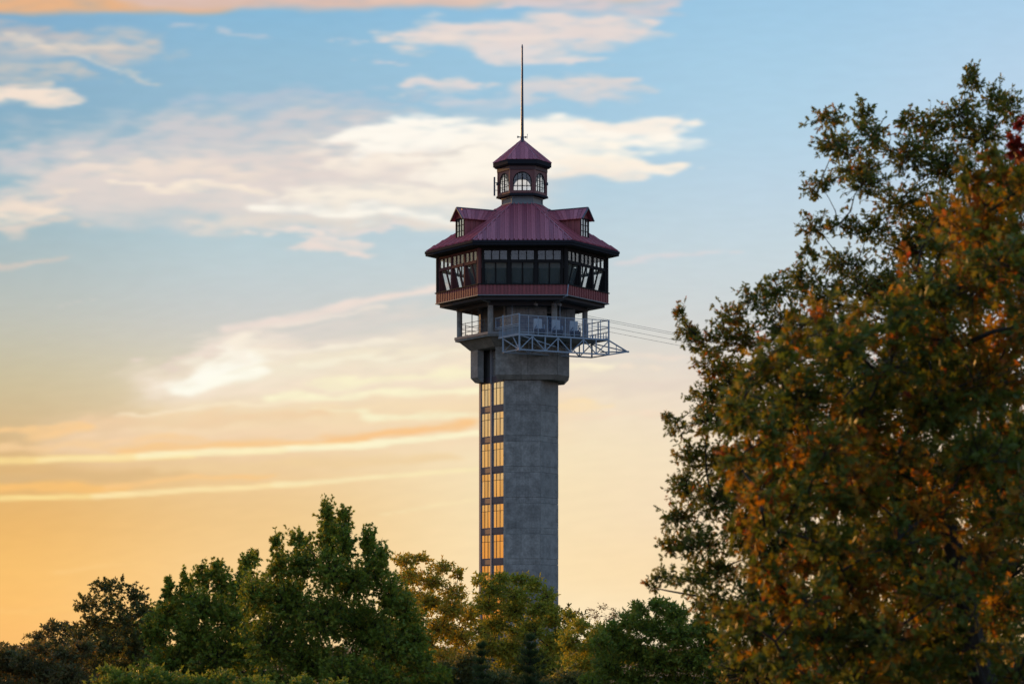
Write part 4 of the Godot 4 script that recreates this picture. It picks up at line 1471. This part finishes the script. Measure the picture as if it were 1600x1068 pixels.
# A tree drawn at a distance: u0 is where the trunk stands, k metres per drawing unit at its distance.
# lobes: [u, v, half width, half height] of the clumps of its crown; depth: how deep the crown is, in metres.
func tree(called: String, label: String, category: String, dist: float, u0: float, lobes: Array, o: Dictionary) -> Node3D:
	var k := dist / F
	var r := RandomNumberGenerator.new()
	r.seed = o.get("seed", 1)
	var bx := (u0 - 800.0) * k
	var by := ground_at(bx, -dist) - 0.15
	var t := thing(called, label, category, Vector3(bx, by, -dist), o.get("group", ""))
	var depth: float = o.get("depth", 2.0)
	var leaf_len: float = o.get("leaf", 0.11)
	var tones: Array = o.get("tones", GUM_GREEN)
	var per_twig: int = o.get("per_twig", 9)
	var blade_mesh: ArrayMesh = o.get("mesh", star_leaf)
	var density: float = o.get("density", 1.0)
	# clumps in metres
	var clumps := []
	for q in lobes:
		var rx: float = q[2] * k * o.get("swell", 1.0)
		var ry: float = q[3] * k * o.get("swell", 1.0)
		var layers: int = o.get("layers", 1)
		for j in layers:
			var z := r.randf_range(-depth, depth) * (1.0 if layers == 1 else 0.5) + (0.0 if layers == 1 else depth * (float(j) / (layers - 1) - 0.5))
			clumps.append([Vector3((q[0] - u0) * k, EYE - by + (1010.0 - q[1]) * k, z), rx, ry, q[4] if q.size() > 4 else 1.0])
	clumps.sort_custom(func(a, b): return a[0].y < b[0].y)
	# trunk up to the lowest third of the crown
	var top_y: float = clumps[clumps.size() - 1][0].y
	var low_y: float = maxf(clumps[0][0].y * 0.6, 0.8)
	var crown_y: float = lerpf(low_y, top_y, 0.45)
	var cx := 0.0
	for c in clumps:
		cx += c[0].x
	cx /= clumps.size()
	var tr := stool()
	var thick: float = o.get("trunk", top_y * 0.018)
	var skeleton := [Vector3(0, 0, 0)]
	var prev := Vector3(0, -0.2, 0)
	var seg := 6
	for i in seg:
		var f := (i + 1.0) / seg
		var p := Vector3(cx * 0.6 * f * f + r.randf_range(-0.1, 0.1), lerpf(0.0, crown_y, f), r.randf_range(-0.1, 0.1))
		tube(tr, prev, p, thick * (1.0 - 0.6 * (f - 1.0 / seg)), thick * (1.0 - 0.6 * f), 8)
		prev = p
		skeleton.append(p)
	obj("trunk", tr, M.bark, t)
	# limbs to every clump, grown from the nearest wood below it
	var xf: Array[Transform3D] = []
	var tints := PackedColorArray()
	for c in clumps:
		var goal: Vector3 = c[0]
		var best: Vector3 = skeleton[1]
		var least := 1e9
		for p in skeleton:
			var d: float = (p as Vector3).distance_to(goal) + maxf(0.0, p.y - goal.y + 0.2) * 2.5
			if d < least:
				least = d
				best = p
		var lm := stool()
		var a := best
		var lr: float = clampf(best.distance_to(goal) * 0.016, 0.006, thick * 0.4) * o.get("limb", 1.0)
		for i in 3:
			var f := (i + 1.0) / 3.0
			var b := best.lerp(goal, f) + Vector3(r.randf_range(-1, 1), r.randf_range(-0.3, 0.8), r.randf_range(-1, 1)) * best.distance_to(goal) * 0.06 * (1.0 if i < 2 else 0.0)
			tube(lm, a, b, lr * (1.0 - 0.22 * i), lr * (1.0 - 0.22 * (i + 1)), 5)
			a = b
			skeleton.append(b)
		# twigs
		var mood: Array = tones
		var rx: float = c[1]
		var ry: float = c[2]
		var n := int(clampf(density * c[3] * 30.0 * rx * ry / (leaf_len * leaf_len) / per_twig, 3.0, 900.0))
		for i in n:
			var d := Vector3(r.randfn(), r.randfn(), r.randfn()).normalized()
			var s := pow(r.randf(), 0.42)
			var tip := goal + Vector3(d.x * rx, d.y * ry, d.z * rx) * s * (1.0 + (r.randf_range(0.1, 0.5) if r.randf() < 0.26 else 0.0))
			var root := goal + (tip - goal) * r.randf_range(0.1, 0.45) + Vector3(0, -ry * 0.15, 0)
			var way := (tip - root)
			var len_ := way.length()
			if len_ < 0.02:
				continue
			way /= len_
			if o.get("twigs", true) and i % int(o.get("twig_every", 1)) == 0:
				tube(lm, root, tip, lr * 0.28 + 0.0025, 0.0018, 3)
			if o.has("moods"):
				# colour turns in patches through the crown
				var patch := noise.get_noise_3d(tip.x * 70.0, tip.y * 70.0, tip.z * 70.0) + r.randf_range(-0.08, 0.08)
				mood = o.moods[0] if patch < -0.02 else o.moods[1] if patch < 0.2 else o.moods[2]
			var tint := pick(r, mood)
			for j in per_twig:
				var f := 1.0 - 0.75 * pow(r.randf(), 1.5) * minf(1.0, leaf_len * 5.0 / len_)
				var at := root.lerp(tip, f)
				var out_ := (Vector3(r.randfn(), r.randfn(), r.randfn()).normalized() * 1.0 + way * 0.75 + Vector3(0, o.get("droop", -0.15), 0)).normalized()
				var normal := (Vector3(r.randfn(), r.randfn() + 0.9, r.randfn())).normalized()
				var side := out_.cross(normal)
				if side.length() < 0.05:
					side = out_.cross(Vector3.RIGHT)
				side = side.normalized()
				var nn := side.cross(out_)
				var size := leaf_len * r.randf_range(0.65, 1.25)
				xf.append(Transform3D(side * size, out_ * size, nn * size, at))
				tints.append(tint.lerp(pick(r, mood), 0.55))
		obj("limb", lm, M.bark, t)
	# the nearest leaves to the eye are parts of their own
	var singles: int = o.get("singles", 0)
	var keep := {}
	if singles > 0:
		var order := []
		for i in xf.size():
			order.append([-xf[i].origin.z - xf[i].basis.y.length() * 4.0, i])
		order.sort_custom(func(a, b): return a[0] < b[0])
		var tinted := []
		for i in 16:
			var c := pick(r, tones)
			var arrays := blade_mesh.surface_get_arrays(0)
			var cols := PackedColorArray()
			cols.resize(arrays[Mesh.ARRAY_VERTEX].size())
			cols.fill(c)
			arrays[Mesh.ARRAY_COLOR] = cols
			var am := ArrayMesh.new()
			am.add_surface_from_arrays(Mesh.PRIMITIVE_TRIANGLES, arrays)
			tinted.append(am)
		for q in order:
			if keep.size() >= singles:
				break
			var p: Vector3 = xf[q[1]].origin + t.position
			var u := 800.0 + p.x / -p.z * F
			var v := 1010.0 - (p.y - EYE) / -p.z * F
			if u < 0 or u > 1600 or v < 0 or v > 1068:
				continue
			keep[q[1]] = true
			share("leaf", tinted[q[1] % 16], M.leaf, xf[q[1]], t)
	var mm := MultiMesh.new()
	mm.transform_format = MultiMesh.TRANSFORM_3D
	mm.use_colors = true
	mm.mesh = blade_mesh
	mm.instance_count = xf.size() - keep.size()
	var w := 0
	for i in xf.size():
		if keep.has(i):
			continue
		mm.set_instance_transform(w, xf[i])
		mm.set_instance_color(w, tints[i])
		w += 1
	var crown := MultiMeshInstance3D.new()
	crown.multimesh = mm
	crown.material_override = M.leaf
	put(crown, "crown", t)
	crown.set_meta("kind", "stuff")
	leaf_total += mm.instance_count
	return t

var leaf_total := 0

func pine(label: String, dist: float, u0: float, v_top: float, half: float, seed_: int):
	var k := dist / F
	var r := RandomNumberGenerator.new()
	r.seed = seed_
	var bx := (u0 - 800.0) * k
	var by := ground_at(bx, -dist) - 0.1
	var h := EYE - by + (1010.0 - v_top) * k
	var spread := half * k
	var t := thing("pine_tree", label, "tree", Vector3(bx, by, -dist), "young pines below the tower")
	var st := stool()
	tube(st, Vector3.ZERO, Vector3(0, h * 0.97, 0), h * 0.018, 0.012, 7)
	obj("trunk", st, M.bark, t)
	var xf: Array[Transform3D] = []
	var tints := PackedColorArray()
	var y := h * 0.99
	var reach := 0.06
	while y > 0.6:
		var n := 6
		for i in n:
			var w := TAU * i / n + r.randf_range(-0.4, 0.4)
			var rr := reach * r.randf_range(0.75, 1.15)
			var a := Vector3(0, y, 0)
			var b := Vector3(cos(w) * rr, y + rr * r.randf_range(0.15, 0.5), sin(w) * rr)
			var br := stool()
			tube(br, a, b, 0.012, 0.005, 4)
			obj("branch", br, M.bark, t)
			var steps := int(clampf(rr / 0.055, 2.0, 16.0))
			for s in steps + 1:
				for q in 3:
					var f := float(s) / steps
					var at := a.lerp(b, f) + Vector3(r.randf_range(-1, 1), r.randf_range(-0.5, 1), r.randf_range(-1, 1)) * 0.06
					var d := ((b - a).normalized() * 0.6 + Vector3(r.randf_range(-0.5, 0.5), 0.9, r.randf_range(-0.5, 0.5))).normalized()
					var side := d.cross(Vector3(r.randf_range(-1, 1), 0.1, r.randf_range(-1, 1))).normalized()
					var size := r.randf_range(0.12, 0.2)
					xf.append(Transform3D(side * size, d * size, side.cross(d) * size, at))
					tints.append(pick(r, PINE))
		y -= 0.2
		reach = spread * pow(1.0 - y / h, 0.75) * 1.5 + 0.05
	var mm := MultiMesh.new()
	mm.transform_format = MultiMesh.TRANSFORM_3D
	mm.use_colors = true
	mm.mesh = needle_tuft
	mm.instance_count = xf.size()
	for i in xf.size():
		mm.set_instance_transform(i, xf[i])
		mm.set_instance_color(i, tints[i])
	var crown := MultiMeshInstance3D.new()
	crown.multimesh = mm
	crown.material_override = M.leaf
	put(crown, "needles", t)
	crown.set_meta("kind", "stuff")

func make_trees():
	make_blades()
	# far wood along the horizon
	var r := RandomNumberGenerator.new()
	r.seed = 77
	var mm := MultiMesh.new()
	mm.transform_format = MultiMesh.TRANSFORM_3D
	mm.use_colors = true
	mm.mesh = star_leaf
	mm.instance_count = 16000
	for i in 16000:
		var x := r.randf_range(-190.0, 190.0)
		var crest := 6.5 + noise.get_noise_2d(x * 9.0, 3.0) * 4.0 + noise.get_noise_2d(x * 40.0, 9.0) * 2.0
		var at := Vector3(x, LOW + crest * pow(r.randf(), 0.5), -760.0 + r.randf_range(-12.0, 12.0))
		var s := r.randf_range(0.8, 1.7)
		mm.set_instance_transform(i, Transform3D(Basis.from_euler(Vector3(r.randf() * TAU, r.randf() * TAU, r.randf() * TAU)).scaled(Vector3.ONE * s), at))
		mm.set_instance_color(i, pick(r, DULL))
	var wood := MultiMeshInstance3D.new()
	wood.multimesh = mm
	wood.material_override = M.leaf
	put(wood, "far_wood", null)
	wood.set_meta("kind", "stuff")
	tag(wood, "low dark wood along the horizon behind the tower", "wood")

	# ---- left: tall green sweetgum and its neighbours
	tree("sweetgum_tree", "big dense green tree with pointed leafy spires left of the tower", "tree", 85.0, 540.0, [
		[511, 806, 13, 32, 1.5], [512, 840, 22, 34, 1.3], [537, 812, 11, 26, 1.4], [540, 850, 18, 30, 1.3], [577, 848, 14, 30, 1.4], [585, 885, 26, 34], [600, 870, 10, 26, 1.3],
		[432, 850, 10, 24, 1.4], [436, 885, 22, 30], [470, 846, 16, 22, 1.2], [474, 880, 30, 34], [520, 890, 34, 40], [556, 910, 34, 40], [610, 930, 28, 40], [632, 960, 26, 44], [648, 1000, 26, 44],
		[400, 930, 34, 40], [450, 940, 40, 44], [505, 960, 44, 48], [565, 980, 44, 50], [610, 1010, 40, 46], [660, 1040, 26, 40], [420, 1000, 44, 46], [480, 1030, 46, 46], [540, 1050, 46, 44], [600, 1070, 44, 40], [650, 1085, 40, 36], [440, 1080, 46, 40], [690, 1070, 20, 40]],
		{"seed": 11, "tones": GUM_GREEN, "leaf": 0.105, "depth": 1.8, "layers": 2, "mesh": star_leaf, "density": 0.95})
	tree("sweetgum_tree", "green leafy tree with knobbly top leaning against the spired tree", "tree", 92.0, 330.0, [
		[318, 900, 14, 24, 1.3], [338, 888, 14, 18, 1.3], [346, 912, 20, 28], [290, 906, 9, 22, 1.3], [292, 935, 22, 26], [384, 885, 14, 22, 1.2], [396, 872, 10, 16, 1.2], [378, 920, 26, 34], [262, 920, 12, 20, 1.2], [320, 950, 34, 34], [262, 955, 26, 30], [360, 965, 36, 38], [300, 990, 40, 38], [240, 985, 24, 34], [345, 1020, 42, 40], [270, 1035, 42, 38], [390, 1010, 34, 40], [320, 1070, 46, 36], [230, 1060, 34, 34]],
		{"seed": 12, "tones": GUM_GREEN, "leaf": 0.11, "depth": 1.5, "layers": 2, "mesh": star_leaf, "density": 1.0})
	tree("young_oak_tree", "dark open tree with sky showing through its twigs", "tree", 96.0, 180.0, [
		[160, 918, 18, 18, 0.8], [185, 912, 12, 14, 0.8], [138, 945, 20, 20, 0.8], [176, 945, 22, 22, 0.7], [210, 930, 20, 22, 0.8], [150, 975, 26, 24], [195, 970, 26, 26, 0.8], [228, 955, 16, 24, 0.8], [130, 1000, 22, 26], [175, 1005, 30, 28], [215, 1005, 28, 28], [150, 1045, 34, 30], [210, 1045, 34, 30], [180, 1080, 40, 28]],
		{"seed": 13, "tones": OLIVE, "leaf": 0.12, "depth": 1.4, "layers": 2, "mesh": star_leaf, "density": 0.85, "per_twig": 8})
	tree("shrubby_tree", "low brownish tree at the foot of the glowing sky", "tree", 110.0, 80.0, [
		[84, 978, 16, 12, 0.9], [108, 985, 14, 16], [62, 996, 20, 12, 0.9], [95, 1010, 26, 20], [55, 1020, 24, 20], [20, 1022, 22, 16, 0.8], [5, 1010, 10, 10, 0.8], [125, 1025, 22, 22], [30, 1050, 34, 24], [90, 1045, 36, 26], [60, 1080, 44, 28], [125, 1065, 34, 30], [0, 1060, 26, 26]],
		{"seed": 14, "tones": DULL, "leaf": 0.16, "depth": 1.6, "layers": 2, "mesh": small_leaf, "density": 1.7, "per_twig": 9})
	tree("broadleaf_bush", "light green leafy bush in front of the brownish tree", "bush", 74.0, 270.0, [
		[165, 1052, 14, 14], [190, 1060, 22, 16], [240, 1052, 18, 18], [225, 1075, 30, 20], [160, 1080, 30, 24], [265, 1065, 24, 20], [300, 1070, 28, 20], [350, 1060, 24, 16], [400, 1072, 34, 20], [470, 1066, 22, 16], [520, 1078, 34, 20]],
		{"seed": 15, "tones": SHRUB_GREEN, "leaf": 0.12, "depth": 1.0, "layers": 2, "mesh": small_leaf, "density": 1.9})

	tree("broadleaf_bush", "dull brown green thicket at the far edge under the orange sky", "bush", 84.0, 60.0, [
		[8, 1022, 22, 16], [40, 1034, 22, 18], [66, 1014, 20, 16], [100, 1024, 22, 18], [130, 1012, 20, 18], [10, 1040, 30, 20], [60, 1045, 34, 22], [110, 1050, 34, 22], [20, 1075, 44, 24], [80, 1075, 44, 24], [140, 1075, 40, 24], [-30, 1050, 30, 24]],
		{"seed": 16, "tones": DULL, "leaf": 0.12, "depth": 1.0, "layers": 2, "mesh": small_leaf, "density": 1.9})
	tree("broadleaf_bush", "dark green thicket under the golden tree beside the pines", "bush", 88.0, 690.0, [
		[640, 1050, 30, 24], [690, 1048, 30, 22], [730, 1040, 24, 24], [670, 1075, 44, 22], [730, 1072, 40, 24], [780, 1065, 34, 24], [840, 1075, 40, 20], [890, 1066, 34, 24], [930, 1075, 34, 20]],
		{"seed": 17, "tones": OLIVE, "leaf": 0.12, "depth": 1.0, "layers": 2, "mesh": small_leaf, "density": 1.9})

	tree("broadleaf_tree", "broad olive green tree filling the gaps behind the knobbly topped tree", "tree", 112.0, 260.0, [
		[200, 985, 40, 30], [250, 965, 36, 30], [300, 950, 36, 30], [350, 945, 36, 30], [400, 940, 36, 34], [450, 925, 36, 34], [160, 1010, 40, 30], [230, 1020, 44, 34], [310, 1010, 44, 34], [390, 1000, 44, 34], [470, 980, 44, 40], [540, 960, 40, 40], [600, 990, 40, 40], [110, 1035, 40, 26], [190, 1055, 50, 28], [290, 1055, 50, 30], [390, 1050, 50, 30], [490, 1040, 50, 34], [590, 1045, 50, 34]],
		{"seed": 18, "tones": GUM_GREEN, "leaf": 0.14, "depth": 1.6, "mesh": star_leaf, "density": 1.0})
	tree("broadleaf_tree", "yellowish tree filling the gap behind the two golden trees", "tree", 172.0, 770.0, [
		[620, 945, 30, 24], [665, 940, 30, 22], [710, 950, 30, 22], [755, 945, 28, 22], [800, 945, 30, 22], [845, 960, 28, 20], [885, 985, 26, 18], [925, 995, 26, 16], [965, 1000, 26, 16], [630, 985, 36, 26], [690, 985, 36, 24], [750, 985, 36, 24], [810, 985, 36, 24], [870, 1010, 34, 22], [930, 1020, 34, 20], [660, 1025, 40, 24], [730, 1025, 40, 24], [800, 1025, 40, 24], [870, 1040, 40, 20], [990, 1020, 30, 18]],
		{"seed": 27, "tones": GOLD_GREEN, "leaf": 0.19, "depth": 2.0, "mesh": small_leaf, "density": 1.5})

	# ---- middle: golden trees in front of the tower's foot
	tree("golden_tree", "golden leaved tree with dark forking limbs beside the spired green tree", "tree", 150.0, 690.0, [
		[632, 876, 20, 12, 0.9], [655, 872, 18, 10, 0.9], [690, 886, 22, 12, 0.9], [715, 896, 12, 12, 0.8], [640, 900, 24, 16], [675, 908, 26, 16], [710, 925, 22, 16, 0.8], [636, 930, 26, 18], [670, 940, 26, 16], [704, 952, 26, 18], [650, 962, 24, 16], [735, 960, 20, 18, 0.8], [690, 980, 28, 18], [720, 995, 26, 18], [660, 1000, 26, 20], [700, 1030, 34, 22], [740, 1030, 26, 24], [680, 1060, 40, 22]],
		{"seed": 21, "tones": GOLD, "leaf": 0.17, "depth": 2.4, "layers": 2, "mesh": small_leaf, "density": 1.35, "limb": 1.5})
	tree("golden_tree", "yellow green tree with rounded crown before the tower's shaft", "tree", 142.0, 810.0, [
		[752, 905, 14, 12, 0.9], [780, 904, 22, 12], [812, 903, 20, 10], [770, 922, 24, 14], [835, 915, 20, 14], [805, 928, 28, 16], [855, 932, 16, 16], [760, 945, 22, 18, 0.9], [842, 950, 26, 18], [800, 955, 28, 18], [865, 965, 18, 20], [775, 975, 26, 18], [830, 985, 30, 20], [870, 1000, 24, 22], [795, 1010, 30, 20], [760, 1010, 20, 20], [840, 1030, 34, 24], [790, 1050, 36, 22], [870, 1050, 30, 24]],
		{"seed": 22, "tones": GOLD_GREEN, "leaf": 0.17, "depth": 2.2, "layers": 2, "mesh": small_leaf, "density": 1.5, "limb": 1.4})
	tree("golden_tree", "low olive gold tree right of the tower's foot", "tree", 130.0, 930.0, [
		[888, 962, 12, 12, 0.9], [905, 975, 18, 14], [935, 985, 20, 14], [890, 1000, 20, 18], [925, 1008, 26, 18], [960, 1000, 20, 16], [905, 1035, 30, 20], [950, 1030, 26, 20], [920, 1062, 36, 20], [880, 1060, 24, 20]],
		{"seed": 23, "tones": GOLD_GREEN, "leaf": 0.16, "depth": 1.8, "layers": 2, "mesh": small_leaf, "density": 1.4})
	tree("bare_tree", "half bare rosy tree with fine twigs on the skyline", "tree", 190.0, 935.0, [
		[925, 952, 10, 8, 0.45], [942, 948, 12, 9, 0.45], [960, 954, 10, 8, 0.45], [935, 962, 16, 8, 0.5], [955, 966, 14, 8, 0.6], [980, 958, 8, 8, 0.4]],
		{"seed": 24, "tones": ROSY, "leaf": 0.14, "depth": 1.6, "mesh": small_leaf, "density": 0.6, "per_twig": 4})
	tree("golden_tree", "small dark leaved tree on the skyline between the tower and the oaks", "tree", 160.0, 905.0, [
		[882, 952, 8, 8, 0.8], [890, 945, 6, 6, 0.8], [900, 955, 9, 8, 0.8], [915, 962, 10, 8, 0.8], [895, 968, 12, 8], [880, 970, 10, 10], [912, 980, 14, 10]],
		{"seed": 25, "tones": OLIVE, "leaf": 0.15, "depth": 1.2, "mesh": small_leaf, "density": 0.9})
	tree("leafy_bush", "dense dark green tree under the amber oak", "tree", 72.0, 1060.0, [
		[1000, 950, 16, 14, 0.9], [1030, 945, 18, 14], [1055, 958, 24, 18], [985, 970, 22, 18], [1020, 980, 30, 22], [960, 985, 18, 18], [940, 1005, 18, 20], [985, 1010, 34, 26], [1060, 990, 34, 26], [1095, 980, 26, 22], [1030, 1030, 40, 28], [950, 1040, 30, 26], [1085, 1030, 36, 28], [1120, 1010, 30, 28], [990, 1065, 40, 24], [1060, 1070, 44, 24], [1130, 1060, 40, 30], [920, 1070, 24, 20]],
		{"seed": 26, "tones": SHRUB_GREEN, "leaf": 0.10, "depth": 1.0, "layers": 2, "mesh": small_leaf, "density": 2.0})
	pine("small dark pine with upright tip below the golden trees", 72.0, 828.0, 996.0, 52.0, 31)
	pine("smaller dark pine half hidden beside the other young pine", 76.0, 752.0, 1008.0, 30.0, 32)

	# ---- right: a green oak and, nearer, an amber one
	tree("green_oak", "tall dark green oak with open feathery top against the blue sky", "tree", 46.0, 1540.0, [
		[1510, 138, 18, 24, 0.9], [1500, 175, 40, 28, 0.9], [1560, 150, 22, 24, 0.8], [1590, 150, 24, 26, 0.8], [1545, 200, 40, 30, 0.8], [1455, 205, 24, 30, 0.9], [1420, 185, 20, 20, 0.8], [1362, 165, 16, 22, 0.9], [1368, 205, 28, 24, 0.9], [1320, 205, 14, 18, 0.8], [1285, 200, 24, 18, 0.9], [1300, 235, 34, 22, 0.9], [1350, 250, 36, 26, 0.9], [1410, 245, 40, 30, 0.8], [1470, 260, 44, 34, 0.9], [1282, 285, 26, 18, 0.8], [1340, 300, 40, 22, 0.7], [1410, 310, 44, 30, 0.7], [1278, 340, 22, 20, 0.9], [1310, 352, 24, 14, 0.8], [1365, 355, 40, 24, 0.8], [1430, 370, 44, 34, 0.9],
		[1262, 395, 14, 20, 0.7], [1330, 405, 44, 24, 0.8], [1260, 430, 28, 24, 0.9], [1215, 455, 30, 22, 0.9], [1290, 460, 44, 28, 0.8], [1370, 440, 44, 34], [1175, 475, 24, 20, 0.9], [1140, 500, 26, 22, 0.9], [1058, 495, 12, 16, 0.9], [1075, 515, 20, 16, 0.9], [1105, 530, 28, 22, 0.9], [1160, 525, 34, 26], [1225, 510, 40, 30], [1110, 570, 28, 24, 0.9], [1160, 580, 40, 30], [1230, 570, 44, 34],
		[1045, 650, 14, 10, 0.8], [1065, 665, 20, 14, 0.8], [1100, 660, 28, 24, 0.9], [1110, 620, 30, 26, 0.9], [1150, 640, 40, 34], [1085, 705, 28, 24, 0.9], [1130, 710, 36, 30], [1075, 755, 28, 26, 0.9], [1110, 780, 36, 30], [1060, 805, 26, 24, 0.9], [1050, 850, 24, 22, 0.8], [1090, 850, 36, 28, 0.9], [1040, 895, 22, 16, 0.7], [1075, 905, 30, 22, 0.8], [1022, 915, 14, 10, 0.7], [1120, 890, 34, 30], [1110, 940, 34, 26, 0.9], [1160, 820, 40, 40], [1170, 760, 40, 40],
		[1480, 330, 60, 50], [1560, 300, 60, 60], [1320, 520, 60, 50], [1420, 480, 70, 60], [1520, 430, 80, 70], [1240, 640, 60, 60], [1330, 620, 70, 60], [1440, 600, 80, 70], [1550, 580, 80, 80], [1230, 740, 60, 60], [1320, 740, 70, 70], [1430, 740, 80, 80], [1550, 740, 80, 80], [1220, 850, 60, 60], [1320, 860, 70, 70], [1430, 880, 80, 80], [1550, 900, 80, 80], [1190, 940, 60, 50], [1290, 980, 70, 60], [1400, 1010, 80, 70], [1530, 1030, 80, 70], [1180, 1040, 60, 50]],
		{"seed": 41, "tones": OAK_GREEN, "moods": [OAK_DEEP, OAK_GREEN, OAK_AMBER], "leaf": 0.086, "depth": 1.0, "swell": 1.25, "mesh": oak_leaf, "density": 1.35, "per_twig": 8, "singles": 300, "trunk": 0.2, "limb": 0.8})
	tree("amber_oak", "big amber and olive oak with turning leaves in the foreground", "tree", 32.0, 1600.0, [
		[1545, 270, 30, 36, 0.8], [1505, 290, 26, 40, 0.9], [1590, 300, 40, 50], [1530, 350, 50, 50], [1470, 390, 36, 40, 0.9], [1590, 400, 60, 60], [1520, 440, 60, 56], [1440, 460, 44, 40, 0.9], [1390, 500, 44, 36, 0.9], [1330, 495, 34, 30, 0.8], [1270, 500, 34, 26, 0.8], [1590, 510, 60, 60], [1470, 530, 60, 54], [1225, 540, 40, 34, 0.9], [1300, 560, 50, 40], [1380, 575, 56, 48], [1540, 590, 70, 60], [1175, 590, 40, 34, 0.9], [1250, 620, 54, 44], [1450, 630, 66, 56], [1340, 650, 60, 50], [1150, 650, 36, 36, 0.9], [1200, 690, 44, 40], [1590, 680, 66, 66], [1270, 710, 54, 48], [1400, 710, 64, 56], [1510, 720, 68, 60], [1145, 720, 30, 34, 0.9], [1175, 770, 40, 38, 0.9], [1330, 770, 60, 52], [1240, 790, 50, 44], [1450, 800, 66, 58], [1580, 800, 66, 66], [1180, 830, 40, 34, 0.9], [1380, 850, 62, 54], [1270, 860, 54, 46], [1520, 880, 68, 60], [1200, 890, 44, 34, 0.9], [1140, 960, 36, 28], [1320, 920, 58, 48], [1440, 930, 64, 54], [1240, 940, 50, 42], [1170, 985, 44, 32], [1590, 950, 60, 66], [1360, 990, 60, 50], [1280, 1000, 54, 44], [1490, 1000, 66, 56], [1210, 1030, 48, 36], [1420, 1050, 60, 46], [1330, 1060, 56, 40], [1560, 1050, 66, 52], [1260, 1070, 50, 36]],
		{"seed": 42, "tones": OAK_AMBER, "moods": [OAK_DEEP, OAK_AMBER, OAK_RUST], "leaf": 0.122, "depth": 1.9, "layers": 3, "swell": 0.98, "limb": 1.5, "mesh": oak_leaf, "density": 0.95, "per_twig": 8, "singles": 300, "trunk": 0.24})
	tree("red_maple", "dark red leaved branch of a maple between the oaks", "tree", 34.0, 1650.0, [
		[1590, 200, 18, 26], [1575, 235, 22, 26], [1600, 250, 26, 36], [1640, 300, 50, 60], [1650, 420, 60, 80]],
		{"seed": 43, "tones": OAK_RED, "leaf": 0.10, "depth": 0.5, "mesh": star_leaf, "density": 0.7, "trunk": 0.12})
